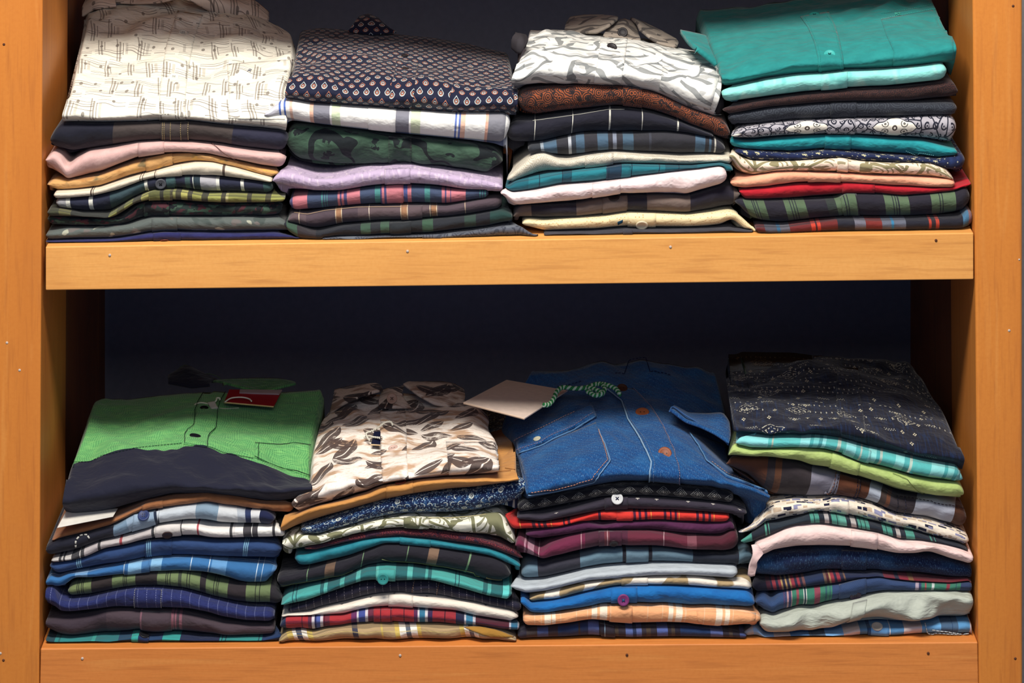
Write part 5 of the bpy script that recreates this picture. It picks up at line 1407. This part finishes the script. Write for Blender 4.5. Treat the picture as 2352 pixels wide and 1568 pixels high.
thin(S, 'tan and cream shirt with large blobs, above the bright blue one',
  '280,992 350,962 500,932 700,882 900,852 1080,822 1300,822 1550,817 1700,822 1900,852 2100,852 2157,872', '280,1020 320,1055 500,1032 700,977 850,952 1000,912 1200,902 1450,897 1600,920 1900,932 2142,926', p_blobs('tan_cream_blob', (240,230,214), [(186,162,120)], 26, .50, 1.2, 60), wr=1.2)
placket(S, 1055, 1280)
thin(S, 'plain pale grey shirt, thin and smooth, lower third stack',
  '120,882 180,870 230,892 400,882 600,832 750,792 1000,767 1300,740 1600,737 1900,747 2037,757', '150,920 240,955 400,942 600,892 800,847 1100,832 1350,812 1600,807 1900,830 2017,840', solid('pale_grey', (196,204,208), (182,190,196), rough=.7, weave=.6), wr=1.2, yf=.006)
thin(S, 'slate blue and charcoal block shirt between the maroon and pale grey ones',
  '210,762 250,722 400,712 700,652 900,592 1080,587 1400,592 1700,622 2040,632 2110,582 2162,622', '220,850 350,880 500,852 750,782 1000,762 1150,752 1400,737 1700,735 2030,742 2152,702',
  striped('slate_block', (215,2157), '210 #6e8a9a 345 #40404c 705 #6e8c9c 1062 #2a2a36 1092 #6c8898 1282 #2a2a36 1312 #627c8c 1655 #2c3240 2040 #64808e', '1120:4 #40566a', wob=.002, weave=1.8), wr=1.2)
placket(S, 1092, 1285, du=(0,0))
thin(S, 'maroon shirt with thin pale lines and a folded up left end',
  '160,532 185,482 270,545 375,622 450,562 600,502 870,442 1050,442 1300,452 1600,492 1900,502 2040,422', '170,560 300,640 400,670 550,652 750,602 950,572 1200,577 1500,592 1800,612 2052,620',
  striped('maroon_line', (165,2048), '160 #7c2e50 180 #c090a0 200 #7c2e50 215 #c090a0 262 #7c2e50 700 #5c3044 860 #7a3c48 905 #5e2c44 1060 #743044 1560 #8c5460 1640 #602838', '300:6 664:7 880:6 1362:6 #c4a0a4', wob=.005, slant=-.2), wr=1.3)
placket(S, 865, 1060, du=(0,0)); button(S, 990, 532, 40, (60,34,44), face=.1, holes=2)
thin(S, 'plain purple shirt under the scarlet plaid one',
  '250,442 400,412 550,392 740,352 900,387 1050,352 1300,347 1600,362 1900,367 2000,340 2012,390', '250,460 350,500 500,482 700,452 850,432 1000,442 1200,437 1500,462 1800,487 1982,505', solid('plain_purple', (98,46,88), (82,36,72), wr=1.4), wr=1.4)
thin(S, 'scarlet plaid shirt with dark purple bars and yellow lines',
  '75,282 130,342 200,347 380,362 550,352 700,312 850,270 1000,267 1500,267 1965,292', '90,340 130,420 300,412 500,397 700,347 900,352 1100,342 1300,347 1600,357 1962,366',
  striped('scarlet_plaid', (82,1963), '75 #c42c28 300 #5c2438 330 #d83028 350 #5c2438 372 #d83028 392 #5c2438 420 #dc3428 560 #5c2438 575 #dc3428 600 #5c2438 620 #dc3428 858 #5a2444 882 #e03c30 1152 #5a2444 1172 #e03c30 1198 #5a2444 1216 #e03c30 1248 #5a2444 1272 #e03c30 1408 #5a2444 1428 #e03c30 1458 #5a2444 1476 #e03c30 1503 #5a2444 1520 #e03c30 1682 #5a2444 1700 #e03c30 1728 #5a2444 1750 #e03c30 1782 #5a2444 1802 #e03c30', '195:5 460:5 905:6 1296:6 1535:6 1828:6 #e89a3c', wob=.002))
placket(S, 1015, 1152, du=(0,0))
thin(S, 'charcoal shirt with small white sprigs and a large white button',
  '175,302 250,287 400,292 600,252 800,192 950,152 1200,152 1500,167 1800,192 1980,217 2112,262', '180,330 380,350 550,322 750,292 900,267 1150,265 1500,265 1800,280 1970,290 2092,302', p_sprig('charcoal_sprig', (66,60,74), (206,200,190), .030, .022, .08, .3, None), wr=1.3)
placket(S, 915, 1110); button(S, 1021, 172, 50, (214,216,216), face=.6, lift=.003, thread=(30,40,80))
thin(S, 'black shirt with a grey diamond chevron border under the denim shirt',
  '180,202 260,182 500,132 880,66 1200,46 1400,46 1800,76 2000,112', '180,282 400,252 600,212 900,152 1100,142 1400,150 1700,175 1992,210', p_chevron('black_chevron'))
S.crop = (1060, 800, 3.267)
mdn = p_denim('blue_denim')
loft(S, 'blue denim shirt with brown wooden buttons and flap pockets, topmost in the lower third stack', [
  (.022, '495,1142 700,1095 1000,1022 1200,990 1420,990 1650,1012 1900,1042 2100,1112 2285,1162'),
  (.000, '488,1085 700,1020 1000,955 1200,930 1430,930 1640,955 1950,1000 2150,1060 2314,1118'),
  (.035, '458,960 700,880 1000,810 1200,780 1400,780 1600,800 1850,870 2000,940 2280,1075'),
  (.10, '420,800 700,700 1000,625 1200,600 1330,600 1530,610 1750,690 1900,790 2020,880'),
  (.16, '370,640 700,540 980,470 1100,440 1230,435 1430,440 1580,480 1800,550 2012,700'),
  (.22, '300,540 600,430 900,350 1090,315 1200,305 1380,305 1580,325 1800,360 1985,430'),
  (.30, '500,170 700,155 950,125 1070,100 1200,90 1380,90 1600,115 1800,135 1925,185')], mdn, wr=1.6)
patch(S, 'placket', '1085,305 1205,400 1255,540 1360,700 1425,850 1412,995', '1290,310 1420,440 1520,600 1590,760 1630,880 1645,1010', thick=.0024, n=40)
for ln in ('1080,305 1202,402 1250,540 1352,700 1420,860 1408,995',): seam(S, ln, (150,182,208), r=.0010, lift=.0022, name='frayed_edge')
for ln in ('1290,312 1415,440 1515,600 1590,770 1625,890 1640,1005',): seam(S, ln, (168,150,170), r=.00035, lift=.0032, dash=(.0022,.0012), name='stitching')
for ln in ('1225,440 1275,560 1385,710 1440,850 1440,990',): seam(S, ln, (130,150,180), r=.0003, lift=.0032, dash=(.0022,.0012), name='stitching')
ds = S.cur
patch(S, 'pocket', '430,800 470,930 500,1090', '1010,560 1115,850 990,990', thick=.0016, m=22, du=(.01,.01))
seam(S, '1035,620 1060,700 1085,790 1100,850 1020,935 975,975 700,1045 510,1075', (222,160,130), r=.0004, lift=.0026, dash=(.0024,.0012), name='stitching')
seam(S, '1030,610 1075,720 1118,850 1050,935 992,995 700,1065 500,1095', (126,164,200), r=.0008, lift=.0016, name='pocket_edge')
fl_ = patch(S, 'pocket_flap', '425,712 430,760 445,800', '980,438 1000,480 1012,525', thick=.0042, m=24, du=(.02,.02))
seam(S, '445,797 600,748 700,690 850,625 1008,525', (98,140,180), r=.0010, lift=.0030, name='flap_edge'); seam(S, '420,710 640,610 870,495', (196,156,150), r=.00035, lift=.0056, dash=(.0024,.0012), name='stitching')
seam(S, '440,782 590,735 700,672 850,608 995,508', (170,140,160), r=.0003, lift=.0056, dash=(.0024,.0012), name='stitching')
patch(S, 'pocket', '1700,630 1780,740 1840,850 1985,970 2290,1075', '1985,730 2000,830 2080,920 2160,1000 2300,1090', thick=.0016, m=14, n=30, du=(.01,.01))
seam(S, '1705,640 1775,740 1835,850 1985,965 2150,1025 2290,1080', (104,146,184), r=.0009, lift=.0022, name='pocket_edge'); seam(S, '1870,860 1990,950 2150,1010', (214,170,140), r=.0003, lift=.0026, dash=(.0024,.0012), name='stitching')
sheet(S, 'pocket_flap', [([.105,.10,.085,.075,.06], '1560,470 1680,560 1800,600 1900,650 2005,720'), ([.125,.12,.11,.10,.085], '1575,450 1700,530 1830,570 1940,600 2015,660'), ([.15,.15,.145,.14,.13], '1590,435 1700,495 1850,500 1960,490 2005,560')], mdn, ds.root, .003)
cord(S, 'flap_edge', [(1560,475,.1035), (1590,440,.115), (1680,500,.105), (1790,565,.096), (1890,625,.085), (1960,680,.075), (2005,722,.062)], .0011, P((58,100,150), .8), ds.root)
button(S, 1357, 497, 54, (150,84,48), face=.25, holes=2, lift=.003); button(S, 1525, 798, 52, (156,86,44), face=.5, holes=2, lift=.003); button(S, 1205, 312, 42, (88,56,44), face=.25, holes=2, lift=.003)
for x, y in ((575, 706),): button(S, x, y, 30, (206,204,180), face=.0, holes=0, lift=.005)
S_ = button(S, 2008, 650, 26, (200,204,180), face=.5, holes=0, lift=.012)
seam(S, '1140,90 1260,105 1310,92 1420,82 1600,118', (40,46,88), r=.0005, lift=.003, dash=(.003,.0015), name='stitching'); seam(S, '690,165 800,120 860,95', (46,54,96), r=.0005, lift=.003, dash=(.003,.0015), name='stitching')
pt = quad(S, 'price_tag', [(338,243,.24), (795,322,.20), (472,532,.085), (15,412,.13)], plain('kraft_card', (232,212,198), .8), None, .0016); tag(pt, 'large blank beige price tag lying across the denim shirt\'s left shoulder', 'price tag')
quad(S, 'tag_edge', [(17,408,.1298), (473,527,.0848), (472,535,.083), (15,416,.128)], P((226,200,176), .8), pt, .0016)
gw = (P((28,142,72), .8), P((196,220,190), .8))
cord(S, 'tag_string', [(612,425,.12), (655,420,.125), (690,380,.14), (715,325,.158), (760,292,.170), (850,300,.168), (940,292,.170), (1010,268,.178), (1065,268,.176)], .0024, gw[0], pt, twist=17, mat2=gw[1])
cord(S, 'tag_string', [(940,320,.158), (990,345,.150), (1050,345,.150), (1075,300,.165), (1060,270,.174), (1110,280,.172), (1160,305,.165), (1190,345,.152)], .0024, gw[0], pt, twist=14, mat2=gw[1])
cord(S, 'tag_string', [(950,292,.166), (1010,310,.158), (1055,335,.150), (1000,352,.148), (960,322,.154)], .0024, gw[0], pt, twist=9, mat2=gw[1])

# ------------------------------------------------------------------ lower shelf, far right stack
S = Stack((1640, 1100, 3.675), 1, 'folded shirts in the far right stack of the lower shelf', (1732,2236))
thin(S, 'pale blue and cream checked shirt with a pearly button, lying on the lower board',
  '250,1272 350,1222 430,1317 600,1327 850,1317 1050,1287 1250,1242 1450,1242 1600,1237 1800,1227 2000,1212 2180,1192 2202,1272', '260,1310 310,1362 2195,1352',
  striped('pale_blue_check', (255,2198), '250 #aab8c0 330 #8ab8e2 500 #d8ccc4 640 #5c94c8 800 #566c80 935 #7cb4e4 1085 #dccfc8 1222 #6494b8 1285 #3a628c 1310 #6aa2d2 1470 #d4d4d4 1482 #5a90bc 1595 #d0c4c4 1745 #6cacdc 1905 #506e8c 2050 #5c9ac8 2150 #d4c4c4', '820:6 910:6 1265:7 1790:5 1940:6 2000:6 #3c5a7c', wob=.006), wr=1.4)
placket(S, 1300, 1475, du=(0,0)); button(S, 1376, 1252, 48, (196,190,178), face=.3, holes=0)
seam(S, '1780,1225 1800,1290 1920,1300 2030,1325 2150,1345', (196,208,212), r=.0006, lift=.002, dash=(.004,.0008), name='stitching'); seam(S, '1840,1265 1950,1275 2180,1305', (196,208,212), r=.0006, lift=.002, dash=(.004,.0008), name='stitching')
thin(S, 'crumpled pale sage grey shirt, second from the bottom at the lower far right',
  '385,1182 420,1162 500,1182 700,1127 900,1112 1100,1067 1300,1022 1480,982 1650,977 1850,962 2050,967 2110,987 2200,967', '390,1260 430,1310 600,1320 850,1310 1050,1282 1200,1247 1400,1222 1550,1240 1750,1212 1950,1192 2100,1202 2205,1182', solid('pale_sage', (194,200,186), (180,186,172), rough=.7, wr=1.3, weave=.6), wr=4.5, yf=.002)
placket(S, 1150, 1270, slant=60)
thin(S, 'blue shirt with green and red striped bands and a dark button, lower far right stack',
  '345,1012 380,972 440,967 485,1040 530,982 700,932 900,922 1060,892 1250,842 1400,827 1500,852 1700,872 2000,882 2195,862', '360,1050 430,1130 550,1155 700,1122 900,1072 1100,1062 1300,1032 1450,987 1650,972 1900,962 2100,977 2195,962',
  striped('blue_green_band', (352,2195), '345 #1c4878 525 #4a3c6c 545 #2a4070 560 #bc9498 575 #34386c 592 #b89898 602 #288068 636 #9c4c58 656 #288068 695 #c8ccc4 702 #244a58 712 #c8ccc4 722 #288068 790 #943c54 838 #288068 880 #1c5c68 892 #288068 915 #1c5c68 925 #288068 940 #1c4474 1640 #b0a0b0 1668 #283c6c 1690 #288068 1718 #a44c50 1730 #288068 1775 #c4ccc8 1798 #288068 1898 #942c44 1928 #288068 1975 #1c5468 1985 #288068 2020 #1a3a68', None, wob=.006, slant=-.25, twill=.06), wr=1.6)
placket(S, 1060, 1290, du=(0,0)); button(S, 1195, 985, 50, (70,50,82), face=.3)
thin(S, 'dark plaid shirt with red and gold stripes in shadow under the navy one',
  '320,872 500,857 700,847 930,802 1100,797 1400,802 1800,837 2000,862 2170,857', '340,952 600,942 900,922 1050,892 1300,852 1450,852 1700,867 2000,872 2182,864',
  striped('dark_red_gold', (330,2175), '320 #2a2a3c 445 #5c3040 480 #34304a 495 #9c3c48 520 #34304a 540 #8c3848 565 #b09060 578 #34304a 600 #b09060 612 #34304a 635 #a88a60 650 #983848 680 #34304a 700 #9c3848 722 #34304a 745 #7c5454 765 #2a3a5c 925 #7c6458 945 #5c2c38 970 #a88a60 985 #9c3848 1010 #34304a 1035 #9c3848 1060 #34304a 1090 #7c6050 1105 #2a3454 1430 #7c2c40 1520 #34304a 1560 #902c40 1640 #8c6444 1680 #7c2c38', None))
thin(S, 'dark navy denim shirt under the pale pink one at the lower far right',
  '350,680 500,642 700,627 1000,607 1350,617 1700,647 1900,672 2202,732', '330,830 500,850 700,842 1000,802 1400,800 1800,830 2202,850', p_denim('navy_denim', (32,58,104), (22,42,80)), wr=1.4)
placket(S, 1080, 1290)
thin(S, 'pale blush pink shirt with a limp sleeve hanging at its left end',
  '320,602 350,547 450,512 600,432 700,402 900,402 1150,432 1380,467 1500,502 1570,527 1750,532 1950,562 2100,602 2208,652', '322,620 385,660 500,602 620,610 750,592 950,592 1150,592 1350,607 1500,622 1700,637 1830,602 1950,662 2100,702 2172,720', solid('blush_pink', (250,222,214), (240,206,200), rough=.75, wr=1.5, weave=.6), wr=2.2, yf=-.001)
placket(S, 1160, 1385)
sheet(S, 'sleeve', [(.004, '320,570 350,560 385,640'), (-.002, '322,640 345,645 372,670'), (.003, '295,720 320,725 355,715'), (.006, '285,790 310,802 340,795')], solid('blush_pink_sleeve', (244,214,208), (232,198,194)), S.cur.root, .006)
thin(S, 'green, grey and black tartan shirt under the mosaic print one',
  '225,502 330,442 430,382 550,377 700,337 810,297 980,297 1100,327 1250,357 1500,417 1700,457 1900,507 2132,580', '235,535 330,530 450,492 600,432 740,402 950,412 1150,440 1380,472 1500,507 1570,527 1800,545 2000,582 2142,600',
  striped('green_grey_tartan', (230,2137), '225 #52a090 315 #2c3440 425 #56a08c 440 #2c3440 455 #56a08c 468 #2f3b46 805 #509c8c 880 #2c3440 930 #b4aeac 962 #2c3440 985 #509c8c 1050 #68ac9c 1110 #2c3440 1152 #bcb4b0 1192 #2c3440 1210 #509c8c 1310 #2c3440 1420 #509c8c 1500 #2c3440 1535 #b8b0ac 1565 #2c3440 1610 #54a090 1690 #2a3240 1820 #509484 1835 #2a3240 1855 #509484 1868 #262c3a', '840:6 1030:5 1080:6 1235:5 1270:6 1450:5 #2a4a4c', wob=.003))
thin(S, 'white shirt with a beige and violet mosaic of small rectangles',
  '205,432 260,402 380,342 430,262 520,222 700,192 850,195 980,187 1000,170 1150,180 1350,232 1550,312 1800,362 2000,422 2152,482', '225,442 330,422 430,362 550,372 700,332 900,272 990,292 1100,322 1250,352 1500,412 1700,452 1900,502 2142,575', p_mosaic('mosaic_print'))
placket(S, 975, 1140)
S.crop = (1620, 820, 3.675)
thin(S, 'brown, charcoal and grey block panelled shirt with contrast stitching',
  '175,892 210,832 400,832 700,870 740,885 850,922 960,962 1100,982 1300,1052 1450,1092 1600,1182 1800,1202 1950,1202 2205,1272', '178,902 350,1012 500,1152 600,1202 800,1212 1000,1212 1200,1232 1400,1272 1600,1322 1850,1392 2000,1432 2212,1475',
  striped('brown_grey_panels', (176,2208), '175 #6c4430 350 #453c40 408 #704a34 462 #423a3e 712 #8c8a98 950 #683e28 1200 #a8b0bc 1300 #4a3c38 1345 #704630 1375 #443c42 1595 #b0b4c0 1928 #5e3c2a', None, slant=-.7, wob=.004), wr=1.6)
patch(S, 'placket', '1100,985 1060,1090 1005,1200', '1310,1045 1300,1120 1255,1225', thick=.002)
for ln, c in (('1098,985 1085,1070 1005,1195', (150,100,70)), ('1125,1000 1110,1080 1035,1205', (60,34,26)), ('1282,1045 1275,1130 1235,1220', (40,44,70)), ('1306,1050 1298,1130 1255,1225', (40,44,70)), ('1610,1185 1620,1250 1600,1320', (40,44,60)), ('1680,1195 1690,1260 1668,1340', (60,60,80)), ('1640,1190 1900,1225 2190,1290', (60,44,50))): seam(S, ln, c, r=.0004, lift=.003, dash=(.003,.0014), name='stitching')
thin(S, 'lime green shirt below the mint plaid one',
  '195,800 228,717 300,752 380,777 700,767 850,762 1000,782 1080,802 1300,892 1500,942 1700,997 1900,1037 2162,1062 2185,1110', '190,830 350,827 600,847 800,892 900,942 1050,952 1250,1002 1400,1052 1600,1112 1800,1162 1950,1192 2168,1200', solid('lime_cotton', (188,208,128), (172,194,108), rough=.7, wr=1.6, weave=.6), wr=2.2, yf=.0)
placket(S, 1065, 1300, slant=30); seam(S, '1580,985 1700,1030 1780,1110 1890,1180', (110,120,60), r=.0003)
thin(S, 'mint and aqua plaid shirt below the navy embroidered one',
  '255,702 290,664 500,687 800,692 950,692 1100,712 1180,727 1400,792 1600,832 1900,902 2150,947 2172,1000', '270,730 380,770 700,762 850,762 1000,772 1140,812 1300,882 1500,932 1700,992 1900,1032 2142,1058',
  striped('mint_aqua_plaid', (262,2160), '255 #8cdcdc 355 #5cc0be 385 #b0c4b4 402 #62c8c4 620 #90dcdc 705 #4cb0b0 730 #74ccca 780 #4ca4a8 805 #90dcdc 840 #58bab8 930 #b8c8bc 960 #5cbcb8 1010 #90dcdc 1090 #58b8b8 1125 #b4c8bc 1140 #5cbcba 1190 #90dcd8 1260 #50b2b4 1290 #b4c8bc 1310 #5cc4c0 1420 #90dcd8 1500 #54b4b4 1540 #b4c8bc 1560 #58bcb8 1720 #8cd8d4 1830 #4cacac 1860 #84d0cc 1910 #4ca8aa 1940 #84d0cc 2040 #a8c4bc 2100 #5cbab6', None, slant=-.6, wob=.004), yf=-.003)
placket(S, 1170, 1390, slant=30, du=(0,0)); patch(S, 'pocket', '1740,870 1700,985', '2150,950 2140,1055', n=8, m=14, du=(0,0))
mgeo = p_geo('navy_tribal_embroidery')
loft(S, 'navy shirt with small white geometric embroidery, topmost in the lower far right stack', [
  (.020, '272,662 500,682 800,692 1100,702 1180,722 1400,785 1700,872 1950,905 2168,945'),
  (.002, '245,615 500,620 800,622 1100,605 1400,665 1700,765 1950,805 2188,855'),
  (.030, '236,540 500,545 800,560 1000,560 1130,530 1400,590 1700,660 1950,700 2152,765'),
  (.10, '212,400 500,400 800,420 1100,400 1400,450 1700,500 1950,540 2085,600'),
  (.17, '190,280 500,260 800,250 1100,260 1400,290 1700,330 2010,430'),
  (.25, '172,150 500,120 800,85 1100,70 1400,105 1700,185 1910,300'),
  (.32, '200,60 500,20 800,0 1100,-20 1400,0 1700,90 1850,200')], mgeo, wr=2.0)
patch(S, 'placket', '1120,90 1100,280 1110,420 1130,540 1150,700', '1290,100 1300,300 1330,440 1350,600 1370,770', du=(.013,.007))
